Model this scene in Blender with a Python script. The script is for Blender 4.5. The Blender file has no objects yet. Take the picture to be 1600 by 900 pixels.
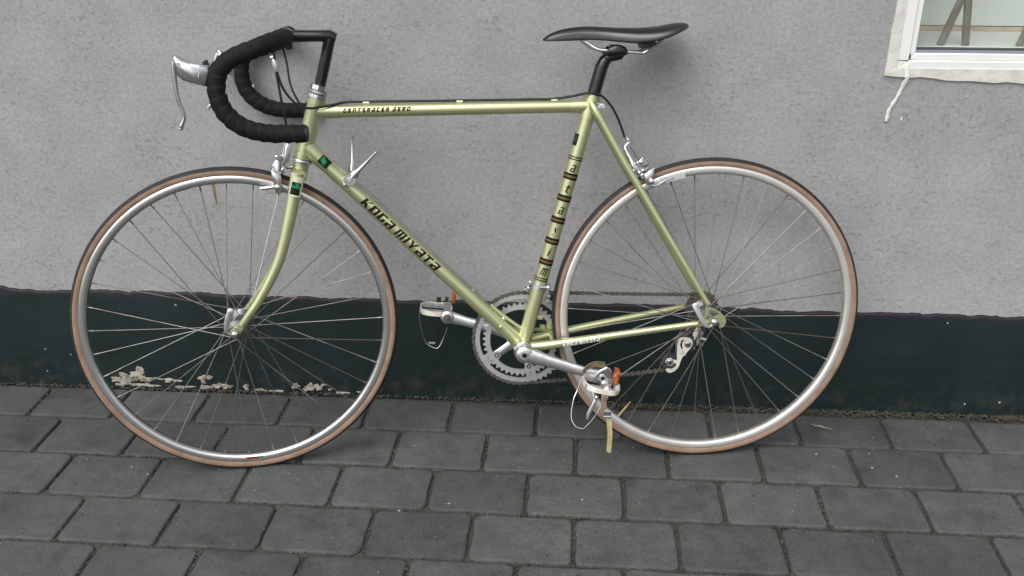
import bpy, math, random
from mathutils import Vector as V, Matrix as M
random.seed(7)
R=math.radians
S=bpy.context.scene
COL=S.collection

# ------------------------------------------------------------------ camera, sky, sun, exposure
cam_data=bpy.data.cameras.new('camera'); cam=bpy.data.objects.new('camera',cam_data); COL.objects.link(cam)
cam_data.sensor_width=36.0; cam_data.lens=36.0*1479.0/1600.0; cam_data.clip_start=0.05; cam_data.clip_end=500
_r=V((0.997965,0.063756,-0.000599)); _f=V((-0.058251,0.907884,-0.415156)); _u=V((-0.025925,0.414346,0.909750))
cam.matrix_world=M(((_r.x,_u.x,-_f.x,0.20406),(_r.y,_u.y,-_f.y,-2.02761),(_r.z,_u.z,-_f.z,1.22937),(0,0,0,1)))
S.camera=cam
SUN_EL=R(52); SUN_ROT=R(208)
W=bpy.data.worlds.new('World'); S.world=W; W.use_nodes=True
wn=W.node_tree.nodes; wl=W.node_tree.links
sky=wn.new('ShaderNodeTexSky'); sky.sky_type='NISHITA'; sky.sun_disc=False
sky.sun_elevation=SUN_EL; sky.sun_rotation=SUN_ROT; sky.air_density=1.0; sky.dust_density=4.0; sky.ozone_density=1.0
hs=wn.new('ShaderNodeHueSaturation'); hs.inputs['Saturation'].default_value=0.30
wl.new(sky.outputs[0],hs.inputs['Color'])
bg=wn['Background']; wl.new(hs.outputs[0],bg.inputs[0]); bg.inputs[1].default_value=0.12
sd=bpy.data.lights.new('sun','SUN'); sd.energy=0.95; sd.angle=R(52); sd.color=(1.0,0.97,0.94)
sun=bpy.data.objects.new('sun',sd); COL.objects.link(sun)
to_sun=V((math.sin(SUN_ROT)*math.cos(SUN_EL),math.cos(SUN_ROT)*math.cos(SUN_EL),math.sin(SUN_EL)))
sun.rotation_euler=to_sun.to_track_quat('Z','Y').to_euler()
S.view_settings.view_transform='Standard'; S.view_settings.look='None'; S.view_settings.gamma=1
S.view_settings.use_curve_mapping=False; S.view_settings.exposure=0.63
S.cycles.max_bounces=8; S.cycles.transparent_max_bounces=8

# ------------------------------------------------------------------ materials
def mat(name):
    m=bpy.data.materials.new(name); m.use_nodes=True
    nt=m.node_tree; b=nt.nodes['Principled BSDF']
    return m,nt.nodes,nt.links,b
def simple(name,col,rough=0.5,metal=0.0,coat=0.0,var=0.0,scale=60.0,bump=0.0,bscale=300.0,rvar=0.0,col2=None,thr=(0.4,0.65),spec=0.5):
    """principled with a noise mix between two colours, a roughness break-up and a fine bump"""
    m,n,l,b=mat(name)
    b.inputs['Base Color'].default_value=(*col,1); b.inputs['Roughness'].default_value=rough; b.inputs['Metallic'].default_value=metal
    b.inputs['Coat Weight'].default_value=coat; b.inputs['Specular IOR Level'].default_value=spec; b.inputs['Coat Roughness'].default_value=0.12
    tc=n.new('ShaderNodeTexCoord')
    if var>0 or col2:
        nz=n.new('ShaderNodeTexNoise'); nz.inputs['Scale'].default_value=scale; nz.inputs['Detail'].default_value=6
        l.new(tc.outputs['Object'],nz.inputs['Vector'])
        rp=n.new('ShaderNodeValToRGB'); rp.color_ramp.elements[0].position=thr[0]; rp.color_ramp.elements[1].position=thr[1]
        c2=col2 if col2 else tuple(c*(1-var) for c in col)
        rp.color_ramp.elements[0].color=(*col,1); rp.color_ramp.elements[1].color=(*c2,1)
        l.new(nz.outputs['Fac'],rp.inputs['Fac']); l.new(rp.outputs['Color'],b.inputs['Base Color'])
        if rvar>0:
            mr=n.new('ShaderNodeMapRange'); mr.inputs['To Min'].default_value=rough-rvar; mr.inputs['To Max'].default_value=rough+rvar
            l.new(nz.outputs['Fac'],mr.inputs['Value']); l.new(mr.outputs[0],b.inputs['Roughness'])
    if bump>0:
        nb=n.new('ShaderNodeTexNoise'); nb.inputs['Scale'].default_value=bscale; nb.inputs['Detail'].default_value=4
        l.new(tc.outputs['Object'],nb.inputs['Vector'])
        bp=n.new('ShaderNodeBump'); bp.inputs['Strength'].default_value=bump; bp.inputs['Distance'].default_value=0.002
        l.new(nb.outputs['Fac'],bp.inputs['Height']); l.new(bp.outputs[0],b.inputs['Normal'])
    return m
MT={}
MT['paint']=simple('green_metallic_paint',(0.545,0.57,0.315),0.32,0.72,0.5,var=0.05,scale=14,rvar=0.03)
MT['decal_dark']=simple('dark_brown_print',(0.016,0.010,0.006),0.55,spec=0.12)
MT['decal_black']=simple('black_print',(0.010,0.012,0.010),0.5,spec=0.15)
MT['decal_green']=simple('green_print',(0.0,0.22,0.06),0.35)
MT['dark_green']=simple('dark_green_print',(0.004,0.045,0.022),0.4)
MT['decal_white']=simple('white_print',(0.85,0.88,0.88),0.5)
MT['decal_pale']=simple('pale_green_print',(0.62,0.64,0.46),0.4)
MT['decal_grey']=simple('grey_print',(0.10,0.10,0.10),0.5,spec=0.2)
MT['brown_print']=simple('brown_print',(0.13,0.088,0.036),0.5,spec=0.2)
MT['gold']=simple('gold_print',(0.34,0.26,0.10),0.5,spec=0.2)
MT['chrome']=simple('chrome',(0.80,0.81,0.82),0.16,1.0,var=0.12,scale=90,rvar=0.06)
MT['alloy']=simple('polished_alloy',(0.76,0.77,0.77),0.34,1.0,var=0.2,scale=70,rvar=0.08)
MT['satin']=simple('satin_alloy',(0.72,0.72,0.72),0.50,0.85,var=0.08,scale=60)
MT['hub_alloy']=simple('aged_hub_alloy',(0.26,0.26,0.255),0.44,1.0,var=0.4,scale=120,rvar=0.06)
MT['ring_alloy']=simple('chainring_alloy',(0.62,0.63,0.62),0.46,0.85,var=0.12,scale=50)
MT['dull']=simple('dull_alloy',(0.60,0.61,0.60),0.45,0.85,var=0.35,scale=120,rvar=0.08)
MT['rim']=simple('rim_alloy',(0.74,0.735,0.72),0.31,1.0,var=0.10,scale=30,rvar=0.05)
MT['rim_rear']=simple('glare_rim_alloy',(0.85,0.83,0.78),0.46,0.92,var=0.08,scale=30)  # paler, rougher copy of the rim alloy; rear rim's glare in the colour
MT['spoke']=simple('spoke_steel',(0.27,0.265,0.255),0.50,0.78,col2=(0.17,0.14,0.12),scale=9,thr=(0.50,0.62))
MT['rust']=simple('rusty_steel',(0.17,0.135,0.115),0.55,0.6,var=0.4,scale=200)
MT['black_metal']=simple('black_anodised',(0.014,0.013,0.013),0.24,0.3,0.3,var=0.3,scale=60,rvar=0.05)
MT['tape']=simple('bar_tape',(0.0075,0.0075,0.0085),0.75,0.0,spec=0.28,bump=0.5,bscale=700,var=0.4,scale=80)
MT['rubber']=simple('tread_rubber',(0.018,0.018,0.020),0.70,0.0,bump=0.4,bscale=500,var=0.4,scale=60)
MT['tan']=simple('tan_sidewall',(0.285,0.190,0.133),0.85,0.0,col2=(0.20,0.130,0.090),scale=38,bump=0.3,bscale=400,thr=(0.38,0.72))
MT['cable']=simple('cable_housing',(0.010,0.011,0.010),0.40)
MT['saddle']=simple('saddle_leather',(0.0085,0.0085,0.011),0.40,0.0,spec=0.35,bump=0.25,bscale=500,var=0.4,scale=30,rvar=0.08)
MT['saddle_shell']=simple('saddle_skirt',(0.022,0.023,0.028),0.30,0.0,spec=0.6)
MT['saddle_grey']=simple('saddle_print',(0.10,0.10,0.11),0.5)
MT['chain']=simple('oily_chain',(0.20,0.19,0.17),0.42,0.8,var=0.45,scale=160)
MT['jockey']=simple('grey_nylon',(0.035,0.037,0.038),0.5)
MT['reflector']=simple('orange_reflector',(0.46,0.105,0.02),0.20,0.0,0.6,var=0.5,scale=300)
MT['cream']=simple('cream_band',(0.74,0.72,0.64),0.45,0.0,col2=(0.56,0.52,0.43),scale=60)
MT['leather']=simple('brown_leather',(0.24,0.19,0.125),0.6,0.0,col2=(0.13,0.09,0.055),scale=50,bump=0.3)
MT['strap']=simple('pale_leather',(0.48,0.40,0.22),0.6,0.0,col2=(0.33,0.25,0.12),scale=70,bump=0.3)
MT['brass']=simple('brass',(0.55,0.42,0.20),0.35,0.9)
MT['red']=simple('red_print',(0.20,0.02,0.02),0.5,spec=0.2)
MT['rubber_cap']=simple('black_plastic',(0.012,0.012,0.012),0.45)
MT['window_white']=simple('white_window_paint',(0.78,0.79,0.77),0.42,0.0,var=0.06,scale=12)
MT['surround']=simple('cream_surround_paint',(0.66,0.655,0.60),0.75,0.0,col2=(0.52,0.51,0.46),scale=25,bump=0.8,bscale=90)
MT['bead']=simple('aluminium_bead',(0.42,0.47,0.54),0.35,0.7)
MT['gasket']=simple('grey_gasket',(0.05,0.055,0.06),0.6)
MT['dribble']=simple('white_paint_dribble',(0.74,0.74,0.68),0.6,0.0,var=0.1,scale=40,bump=0.4,bscale=120)
MT['board']=simple('pale_sill_board',(0.74,0.76,0.74),0.55,0.0,var=0.08,scale=8)
MT['wood_lip']=simple('reddish_wood',(0.66,0.53,0.43),0.5,0.0,var=0.3,scale=20)
MT['room']=simple('room_paint',(0.45,0.52,0.42),0.8,0.0,var=0.1,scale=3)
MT['reflection_panel']=simple('pane_reflection_pale',(0.72,0.755,0.72),0.8,0.0,var=0.05,scale=6)  # pale fill that brightens the pane, standing in for its reflection
MT['stand']=simple('pane_reflection_dark',(0.27,0.255,0.21),0.55,0.0,var=0.3,scale=30)  # tone of the dark shapes reflected in the pane
MT['plaster']=simple('bare_plaster',(0.44,0.41,0.35),0.9,0.0,col2=(0.17,0.145,0.11),scale=70,bump=1.0,bscale=130)
MT['fleck']=simple('pale_fleck',(0.34,0.37,0.37),0.7)
MT['moss']=simple('moss',(0.036,0.040,0.022),0.95,0.0,col2=(0.066,0.056,0.040),scale=24)
MT['grit']=simple('joint_grit',(0.095,0.088,0.075),0.95,0.0,col2=(0.040,0.037,0.032),scale=60)
MT['pebble']=simple('pale_pebble',(0.38,0.37,0.34),0.8,0.0,var=0.4,scale=20)
MT['twig']=simple('dry_stalk',(0.26,0.24,0.15),0.8,0.0,var=0.4,scale=60)

def stucco():
    m,n,l,b=mat('grey_roughcast'); b.inputs['Roughness'].default_value=0.88
    tc=n.new('ShaderNodeTexCoord')
    def noise(s,d=6,r=0.55,ys=1.0):
        k=n.new('ShaderNodeTexNoise'); k.inputs['Scale'].default_value=s; k.inputs['Detail'].default_value=d; k.inputs['Roughness'].default_value=r
        l.new(tc.outputs['Object'],k.inputs['Vector']); return k
    big=noise(1.6,5,0.6); mid=noise(9,6,0.6); fine=noise(120,5,0.65); gr=noise(330,3,0.6)
    r1=n.new('ShaderNodeValToRGB'); e=r1.color_ramp.elements
    e[0].position=0.30; e[0].color=(0.312,0.314,0.316,1); e[1].position=0.72; e[1].color=(0.362,0.363,0.361,1)
    l.new(big.outputs['Fac'],r1.inputs['Fac'])
    def mul(a,bb,f=1.0):
        k=n.new('ShaderNodeMix'); k.data_type='RGBA'; k.blend_type='MULTIPLY'; k.inputs['Factor'].default_value=f
        l.new(a,k.inputs['A']); l.new(bb,k.inputs['B']); return k.outputs['Result']
    def ramp(src,p0,p1,c0,c1):
        k=n.new('ShaderNodeValToRGB'); q=k.color_ramp.elements; q[0].position=p0; q[1].position=p1
        q[0].color=(c0,c0,c0,1); q[1].color=(c1,c1,c1,1); l.new(src,k.inputs['Fac']); return k.outputs['Color']
    c=mul(r1.outputs['Color'],ramp(mid.outputs['Fac'],0.32,0.68,0.91,1.05))
    c=mul(c,ramp(fine.outputs['Fac'],0.30,0.64,0.82,1.08))
    # dark pin holes, clustered
    vo=n.new('ShaderNodeTexVoronoi'); vo.inputs['Scale'].default_value=62; l.new(tc.outputs['Object'],vo.inputs['Vector'])
    dw=n.new('ShaderNodeMix'); dw.data_type='RGBA'; dw.blend_type='LINEAR_LIGHT'; dw.inputs['Factor'].default_value=0.012; l.new(tc.outputs['Object'],dw.inputs['A']); l.new(fine.outputs['Color'],dw.inputs['B']); l.new(dw.outputs['Result'],vo.inputs['Vector'])
    pit=ramp(vo.outputs['Distance'],0.06,0.34,0.0,1.0)
    cl=noise(5,4,0.6); clm=ramp(cl.outputs['Fac'],0.46,0.60,1.0,0.0)
    mx=n.new('ShaderNodeMix'); mx.data_type='RGBA'; mx.blend_type='LIGHTEN'; mx.inputs['Factor'].default_value=1.0
    l.new(pit,mx.inputs['A']); l.new(clm,mx.inputs['B'])
    pr=ramp(mx.outputs['Result'],0.0,1.0,0.85,1.0)
    c=mul(c,pr)
    l.new(c,b.inputs['Base Color'])
    ad=n.new('ShaderNodeMath'); ad.operation='ADD'; l.new(fine.outputs['Fac'],ad.inputs[0])
    a2=n.new('ShaderNodeMath'); a2.operation='MULTIPLY_ADD'; a2.inputs[1].default_value=0.5; l.new(gr.outputs['Fac'],a2.inputs[0]); l.new(ad.outputs[0],a2.inputs[2])
    a3=n.new('ShaderNodeMath'); a3.operation='MULTIPLY_ADD'; a3.inputs[1].default_value=2.0; l.new(mid.outputs['Fac'],a3.inputs[0]); l.new(a2.outputs[0],a3.inputs[2])
    a4=n.new('ShaderNodeMath'); a4.operation='MULTIPLY_ADD'; a4.inputs[1].default_value=0.8; l.new(mx.outputs['Result'],a4.inputs[0]); l.new(a3.outputs[0],a4.inputs[2])
    bp=n.new('ShaderNodeBump'); bp.inputs['Strength'].default_value=0.55; bp.inputs['Distance'].default_value=0.0022
    l.new(a4.outputs[0],bp.inputs['Height']); l.new(bp.outputs[0],b.inputs['Normal'])
    return m
MT['stucco']=stucco()
def plinth_mat():
    m,n,l,b=mat('dark_green_plinth_paint'); b.inputs['Roughness'].default_value=0.62; b.inputs['Specular IOR Level'].default_value=0.30
    tc=n.new('ShaderNodeTexCoord'); sp=n.new('ShaderNodeSeparateXYZ'); l.new(tc.outputs['Object'],sp.inputs[0])
    nz=n.new('ShaderNodeTexNoise'); nz.inputs['Scale'].default_value=7; nz.inputs['Detail'].default_value=7; l.new(tc.outputs['Object'],nz.inputs['Vector'])
    nf=n.new('ShaderNodeTexNoise'); nf.inputs['Scale'].default_value=140; nf.inputs['Detail'].default_value=4; l.new(tc.outputs['Object'],nf.inputs['Vector'])
    rp=n.new('ShaderNodeValToRGB'); e=rp.color_ramp.elements; e[0].position=0.35; e[0].color=(0.0048,0.0122,0.0124,1); e[1].position=0.7; e[1].color=(0.0080,0.0180,0.0184,1)
    l.new(nz.outputs['Fac'],rp.inputs['Fac'])
    # older purple-black coat along the top edge of the band
    ed=n.new('ShaderNodeMath'); ed.operation='MULTIPLY_ADD'; ed.inputs[1].default_value=0.02; l.new(nz.outputs['Fac'],ed.inputs[0]); l.new(sp.outputs['Z'],ed.inputs[2])
    mr=n.new('ShaderNodeMapRange'); mr.inputs['From Min'].default_value=0.258; mr.inputs['From Max'].default_value=0.268; l.new(ed.outputs[0],mr.inputs['Value'])
    mx=n.new('ShaderNodeMix'); mx.data_type='RGBA'; l.new(mr.outputs[0],mx.inputs['Factor']); l.new(rp.outputs['Color'],mx.inputs['A']); mx.inputs['B'].default_value=(0.017,0.0155,0.020,1)
    # scattered pale specks of dust
    vo=n.new('ShaderNodeTexVoronoi'); vo.inputs['Scale'].default_value=70; l.new(tc.outputs['Object'],vo.inputs['Vector'])
    rs=n.new('ShaderNodeValToRGB'); e=rs.color_ramp.elements; e[0].position=0.05; e[0].color=(1,1,1,1); e[1].position=0.11; e[1].color=(0,0,0,1); l.new(vo.outputs['Distance'],rs.inputs['Fac'])
    m2=n.new('ShaderNodeMix'); m2.data_type='RGBA'; k=n.new('ShaderNodeMath'); k.operation='MULTIPLY'; k.inputs[1].default_value=0.10
    l.new(rs.outputs['Color'],k.inputs[0]); l.new(k.outputs[0],m2.inputs['Factor']); l.new(mx.outputs['Result'],m2.inputs['A']); m2.inputs['B'].default_value=(0.16,0.18,0.18,1)
    mpx=n.new('ShaderNodeMapping'); mpx.inputs['Scale'].default_value=(2.2,1,60); l.new(tc.outputs['Object'],mpx.inputs['Vector'])
    bs=n.new('ShaderNodeTexNoise'); bs.inputs['Scale'].default_value=1.6; bs.inputs['Detail'].default_value=5; l.new(mpx.outputs[0],bs.inputs['Vector'])
    bm_=n.new('ShaderNodeMapRange'); bm_.inputs['From Min'].default_value=0.3; bm_.inputs['From Max'].default_value=0.7; bm_.inputs['To Min'].default_value=0.86; bm_.inputs['To Max'].default_value=1.15; l.new(bs.outputs['Fac'],bm_.inputs['Value'])
    m3=n.new('ShaderNodeMix'); m3.data_type='RGBA'; m3.blend_type='MULTIPLY'; m3.inputs['Factor'].default_value=1.0; l.new(m2.outputs['Result'],m3.inputs['A']); l.new(bm_.outputs[0],m3.inputs['B'])
    dz=n.new('ShaderNodeMapRange'); dz.inputs['From Min'].default_value=0.10; dz.inputs['From Max'].default_value=0.0; l.new(sp.outputs['Z'],dz.inputs['Value'])
    n4=n.new('ShaderNodeTexNoise'); n4.inputs['Scale'].default_value=34; n4.inputs['Detail'].default_value=7; l.new(tc.outputs['Object'],n4.inputs['Vector'])
    r4=n.new('ShaderNodeMapRange'); r4.inputs['From Min'].default_value=0.46; r4.inputs['From Max'].default_value=0.72; r4.inputs['To Max'].default_value=0.5; l.new(n4.outputs['Fac'],r4.inputs['Value'])
    d4=n.new('ShaderNodeMath'); d4.operation='MULTIPLY'; l.new(dz.outputs[0],d4.inputs[0]); l.new(r4.outputs[0],d4.inputs[1])
    m4=n.new('ShaderNodeMix'); m4.data_type='RGBA'; l.new(d4.outputs[0],m4.inputs['Factor']); l.new(m3.outputs['Result'],m4.inputs['A']); m4.inputs['B'].default_value=(0.060,0.062,0.056,1)
    l.new(m4.outputs['Result'],b.inputs['Base Color'])
    bp=n.new('ShaderNodeBump'); bp.inputs['Strength'].default_value=0.5; bp.inputs['Distance'].default_value=0.0015
    a=n.new('ShaderNodeMath'); a.operation='MULTIPLY_ADD'; a.inputs[1].default_value=3.0; l.new(nz.outputs['Fac'],a.inputs[0]); l.new(nf.outputs['Fac'],a.inputs[2])
    l.new(a.outputs[0],bp.inputs['Height']); l.new(bp.outputs[0],b.inputs['Normal'])
    return m
MT['plinth']=plinth_mat()
def paver_mat():
    m,n,l,b=mat('concrete_paver'); b.inputs['Roughness'].default_value=0.82
    ge=n.new('ShaderNodeNewGeometry'); oi=n.new('ShaderNodeObjectInfo')
    def noise(s,d=6,r=0.6):
        k=n.new('ShaderNodeTexNoise'); k.inputs['Scale'].default_value=s; k.inputs['Detail'].default_value=d; k.inputs['Roughness'].default_value=r
        l.new(ge.outputs['Position'],k.inputs['Vector']); return k
    big=noise(5); mid=noise(26); fine=noise(260,4,0.7); sp=noise(95,2,0.5)
    rp=n.new('ShaderNodeValToRGB'); e=rp.color_ramp.elements; e[0].position=0.28; e[0].color=(0.0480,0.0520,0.0495,1); e[1].position=0.75; e[1].color=(0.0735,0.0785,0.0755,1)
    l.new(big.outputs['Fac'],rp.inputs['Fac'])
    def ramp(src,p0,p1,c0,c1):
        k=n.new('ShaderNodeValToRGB'); q=k.color_ramp.elements; q[0].position=p0; q[1].position=p1
        q[0].color=(c0,c0,c0,1); q[1].color=(c1,c1,c1,1); l.new(src,k.inputs['Fac']); return k.outputs['Color']
    def mul(a,bb):
        k=n.new('ShaderNodeMix'); k.data_type='RGBA'; k.blend_type='MULTIPLY'; k.inputs['Factor'].default_value=1.0
        l.new(a,k.inputs['A']); l.new(bb,k.inputs['B']); return k.outputs['Result']
    c=mul(rp.outputs['Color'],ramp(oi.outputs['Random'],0,1,0.90,1.30))
    c=mul(c,ramp(mid.outputs['Fac'],0.3,0.7,0.80,1.16)); c=mul(c,ramp(fine.outputs['Fac'],0.3,0.68,0.60,1.34))
    # dark stains
    st=noise(11,3,0.5); c=mul(c,ramp(st.outputs['Fac'],0.58,0.72,1.0,0.70)); s2=noise(60,2,0.5); c=mul(c,ramp(s2.outputs['Fac'],0.66,0.73,1.0,0.55))
    # pale sand grains
    mx=n.new('ShaderNodeMix'); mx.data_type='RGBA'; vo=n.new('ShaderNodeTexVoronoi'); vo.inputs['Scale'].default_value=120; l.new(ge.outputs['Position'],vo.inputs['Vector'])
    g=ramp(vo.outputs['Distance'],0.06,0.14,0.35,0.0); l.new(g,mx.inputs['Factor']); l.new(c,mx.inputs['A']); mx.inputs['B'].default_value=(0.17,0.165,0.15,1)
    l.new(mx.outputs['Result'],b.inputs['Base Color'])
    a=n.new('ShaderNodeMath'); a.operation='MULTIPLY_ADD'; a.inputs[1].default_value=2.2; l.new(mid.outputs['Fac'],a.inputs[0]); l.new(fine.outputs['Fac'],a.inputs[2])
    bp=n.new('ShaderNodeBump'); bp.inputs['Strength'].default_value=0.55; bp.inputs['Distance'].default_value=0.0018
    l.new(a.outputs[0],bp.inputs['Height']); l.new(bp.outputs[0],b.inputs['Normal'])
    return m
MT['paver']=paver_mat()
def bed_mat(name,brick=False):
    m,n,l,b=mat(name); b.inputs['Roughness'].default_value=0.95
    ge=n.new('ShaderNodeNewGeometry')
    nz=n.new('ShaderNodeTexNoise'); nz.inputs['Scale'].default_value=9; nz.inputs['Detail'].default_value=8; l.new(ge.outputs['Position'],nz.inputs['Vector'])
    nf=n.new('ShaderNodeTexNoise'); nf.inputs['Scale'].default_value=240; nf.inputs['Detail'].default_value=4; l.new(ge.outputs['Position'],nf.inputs['Vector'])
    rp=n.new('ShaderNodeValToRGB'); e=rp.color_ramp.elements; e[0].position=0.35; e[0].color=(0.064,0.059,0.049,1); e[1].position=0.66; e[1].color=(0.030,0.030,0.022,1)
    l.new(nz.outputs['Fac'],rp.inputs['Fac'])
    sx=n.new('ShaderNodeSeparateXYZ'); l.new(ge.outputs['Position'],sx.inputs[0])
    sm=n.new('ShaderNodeMapRange'); sm.inputs['From Min'].default_value=0.1; sm.inputs['From Max'].default_value=-0.5; l.new(sx.outputs['X'],sm.inputs['Value'])
    sn=n.new('ShaderNodeMath'); sn.operation='MULTIPLY'; l.new(sm.outputs[0],sn.inputs[0]); l.new(nz.outputs['Fac'],sn.inputs[1])
    sxm=n.new('ShaderNodeMix'); sxm.data_type='RGBA'; l.new(sn.outputs[0],sxm.inputs['Factor']); l.new(rp.outputs['Color'],sxm.inputs['A']); sxm.inputs['B'].default_value=(0.105,0.098,0.082,1)
    out=sxm.outputs['Result']
    if brick:
        br=n.new('ShaderNodeTexBrick'); br.inputs['Scale'].default_value=1.0; br.inputs['Brick Width'].default_value=0.2053; br.inputs['Row Height'].default_value=0.147
        br.inputs['Mortar Size'].default_value=0.004; br.inputs['Color1'].default_value=(0.050,0.053,0.052,1); br.inputs['Color2'].default_value=(0.060,0.063,0.062,1); br.inputs['Mortar'].default_value=(0.03,0.028,0.022,1)
        l.new(ge.outputs['Position'],br.inputs['Vector']); out=br.outputs['Color']
    l.new(out,b.inputs['Base Color'])
    bp=n.new('ShaderNodeBump'); bp.inputs['Strength'].default_value=0.8; bp.inputs['Distance'].default_value=0.003
    l.new(nf.outputs['Fac'],bp.inputs['Height']); l.new(bp.outputs[0],b.inputs['Normal'])
    return m
MT['bed']=bed_mat('joint_sand'); MT['ground']=bed_mat('far_paving',True)
def glass_mat():
    m,n,l,b=mat('window_glass'); n.remove(b)
    tr=n.new('ShaderNodeBsdfTransparent'); tr.inputs[0].default_value=(0.94,0.955,0.945,1)
    gl=n.new('ShaderNodeBsdfGlossy'); gl.inputs['Roughness'].default_value=0.01
    fr=n.new('ShaderNodeFresnel'); fr.inputs['IOR'].default_value=1.5
    ge=n.new('ShaderNodeNewGeometry'); io=n.new('ShaderNodeMapRange'); io.inputs['To Min'].default_value=1.5; io.inputs['To Max'].default_value=1/1.5
    l.new(ge.outputs['Backfacing'],io.inputs['Value']); l.new(io.outputs[0],fr.inputs['IOR'])
    mx=n.new('ShaderNodeMixShader'); l.new(fr.outputs[0],mx.inputs[0]); l.new(tr.outputs[0],mx.inputs[1]); l.new(gl.outputs[0],mx.inputs[2])
    l.new(mx.outputs[0],n['Material Output'].inputs['Surface'])
    return m
MT['glass']=glass_mat()

# ------------------------------------------------------------------ mesh helpers
def frames(pts,up=None):
    P=[V(p) for p in pts]; T=[]
    for i in range(len(P)):
        a=P[max(i-1,0)]; b=P[min(i+1,len(P)-1)]
        if 0<i<len(P)-1: t=((P[i]-P[i-1]).normalized()+(P[i+1]-P[i]).normalized())
        else: t=b-a
        T.append(t.normalized())
    ref=V(up) if up else (V((0,1,0)) if abs(T[0].y)<0.9 else V((1,0,0)))
    n=(ref-T[0]*ref.dot(T[0])).normalized(); N=[n]
    for i in range(1,len(P)):
        n=N[-1]-T[i]*N[-1].dot(T[i])
        n=n.normalized() if n.length>1e-6 else N[-1]
        N.append(n)
    return P,T,N
def smooth_path(pts,k=6):
    P=[V(p) for p in pts]; out=[]
    for i in range(len(P)-1):
        p0=P[max(i-1,0)];p1=P[i];p2=P[i+1];p3=P[min(i+2,len(P)-1)]
        for j in range(k):
            t=j/k
            out.append(0.5*((2*p1)+(p2-p0)*t+(2*p0-5*p1+4*p2-p3)*t*t+(-p0+3*p1-3*p2+p3)*t*t*t))
    out.append(P[-1]); return out
class G:
    def __init__(s): s.v=[]; s.f=[]; s.m=[]; s.cur=0
    def face(s,idx): s.f.append(tuple(idx)); s.m.append(s.cur)
    def ring(s,pts): a=len(s.v); s.v+= [tuple(p) for p in pts]; return list(range(a,a+len(pts)))
    def bridge(s,a,b):
        n=len(a)
        for i in range(n): s.face((a[i],a[(i+1)%n],b[(i+1)%n],b[i]))
    def tube(s,pts,r,n=12,cap=True,up=None,miter=False,rb=None,fn=None):
        P,T,N=frames(pts,up); L=len(P); rings=[]
        rr=r if isinstance(r,(list,tuple)) else [r]*L
        r2=rb if isinstance(rb,(list,tuple)) else ([rb]*L if rb else rr)
        for i in range(L):
            B=T[i].cross(N[i]); q=[]
            sc=1.0; bd=None
            if miter and 0<i<L-1:
                d1=(P[i]-P[i-1]).normalized(); d2=(P[i+1]-P[i]).normalized()
                c=max(0.3,math.sqrt((1+d1.dot(d2))/2)); sc=1/c
                bd=(d2-d1); bd=bd.normalized() if bd.length>1e-6 else None
            for j in range(n):
                a=2*math.pi*j/n; k=fn(i,a) if fn else 1.0
                o=N[i]*(math.cos(a)*rr[i]*k)+B*(math.sin(a)*r2[i]*k)
                if bd: o+=bd*(o.dot(bd)*(sc-1))
                q.append(P[i]+o)
            rings.append(s.ring(q))
        for i in range(L-1): s.bridge(rings[i],rings[i+1])
        if cap: s.face(rings[0][::-1]); s.face(rings[-1])
        return s
    def lathe(s,prof,c,axis=(0,1,0),n=24,closed=False,arc=None):
        c=V(c); ax=V(axis).normalized(); ref=V((0,0,1)) if abs(ax.z)<0.9 else V((1,0,0))
        a=(ref-ax*ref.dot(ax)).normalized(); b=ax.cross(a); rings=[]
        for (r,h) in prof: rings.append(s.ring([c+ax*h+(a*math.cos(2*math.pi*j/n)+b*math.sin(2*math.pi*j/n))*r for j in range(n)]))
        for i in range(len(rings)-1): s.bridge(rings[i],rings[i+1])
        if closed: s.bridge(rings[-1],rings[0])
        else: s.face(rings[0][::-1]); s.face(rings[-1])
        return s
    def prism(s,poly,y0,y1,ch=0.0008,mx=None):
        """outline in the x-z plane, thickness along y, chamfered edges"""
        n=len(poly); A=sum(poly[i][0]*poly[(i+1)%n][1]-poly[(i+1)%n][0]*poly[i][1] for i in range(n))
        P=poly if A>0 else poly[::-1]
        def off(d):
            o=[]
            for i in range(n):
                p=V((*P[i-1],)) ; q=V((*P[i],)); r=V((*P[(i+1)%n],))
                d1=(q-p).normalized(); d2=(r-q).normalized(); n1=V((-d1.y,d1.x)); n2=V((-d2.y,d2.x)); m=n1+n2
                m=m/max(0.5,m.dot(n1)) if m.length>1e-6 else n1
                o.append(q+m*d)
            return o
        I=off(ch); f=(lambda x,y,z:mx@V((x,y,z))) if mx else (lambda x,y,z:V((x,y,z)))
        rs=[s.ring([f(p[0],y,p[1]) for p in pp]) for pp,y in ((I,y0),(P,y0+ch),(P,y1-ch),(I,y1))]
        for i in range(3): s.bridge(rs[i],rs[i+1])
        s.face(rs[0][::-1]); s.face(rs[3]); return s
    def box(s,c,sz,rot=None,ch=0.0):
        x,y,z=[k/2 for k in sz]; c=V(c); rot=rot or M.Identity(3)
        m=M.Translation(c)@rot.to_4x4()
        return s.prism([(-x,-z),(x,-z),(x,z),(-x,z)],-y,y,ch if ch else min(sz)*0.08,m)
    def sph(s,c,r,n=10,sc=(1,1,1)):
        c=V(c); k=max(4,n//2); rings=[]
        for i in range(1,k):
            t=math.pi*i/k
            rings.append(s.ring([c+V((math.sin(t)*math.cos(2*math.pi*j/n)*r*sc[0],math.sin(t)*math.sin(2*math.pi*j/n)*r*sc[1],math.cos(t)*r*sc[2])) for j in range(n)]))
        a=s.ring([c+V((0,0,r*sc[2]))])[0]; b=s.ring([c-V((0,0,r*sc[2]))])[0]
        for i in range(len(rings)-1): s.bridge(rings[i+1],rings[i])
        for j in range(n): s.face((a,rings[0][j],rings[0][(j+1)%n])); s.face((b,rings[-1][(j+1)%n],rings[-1][j]))
        return s
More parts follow.
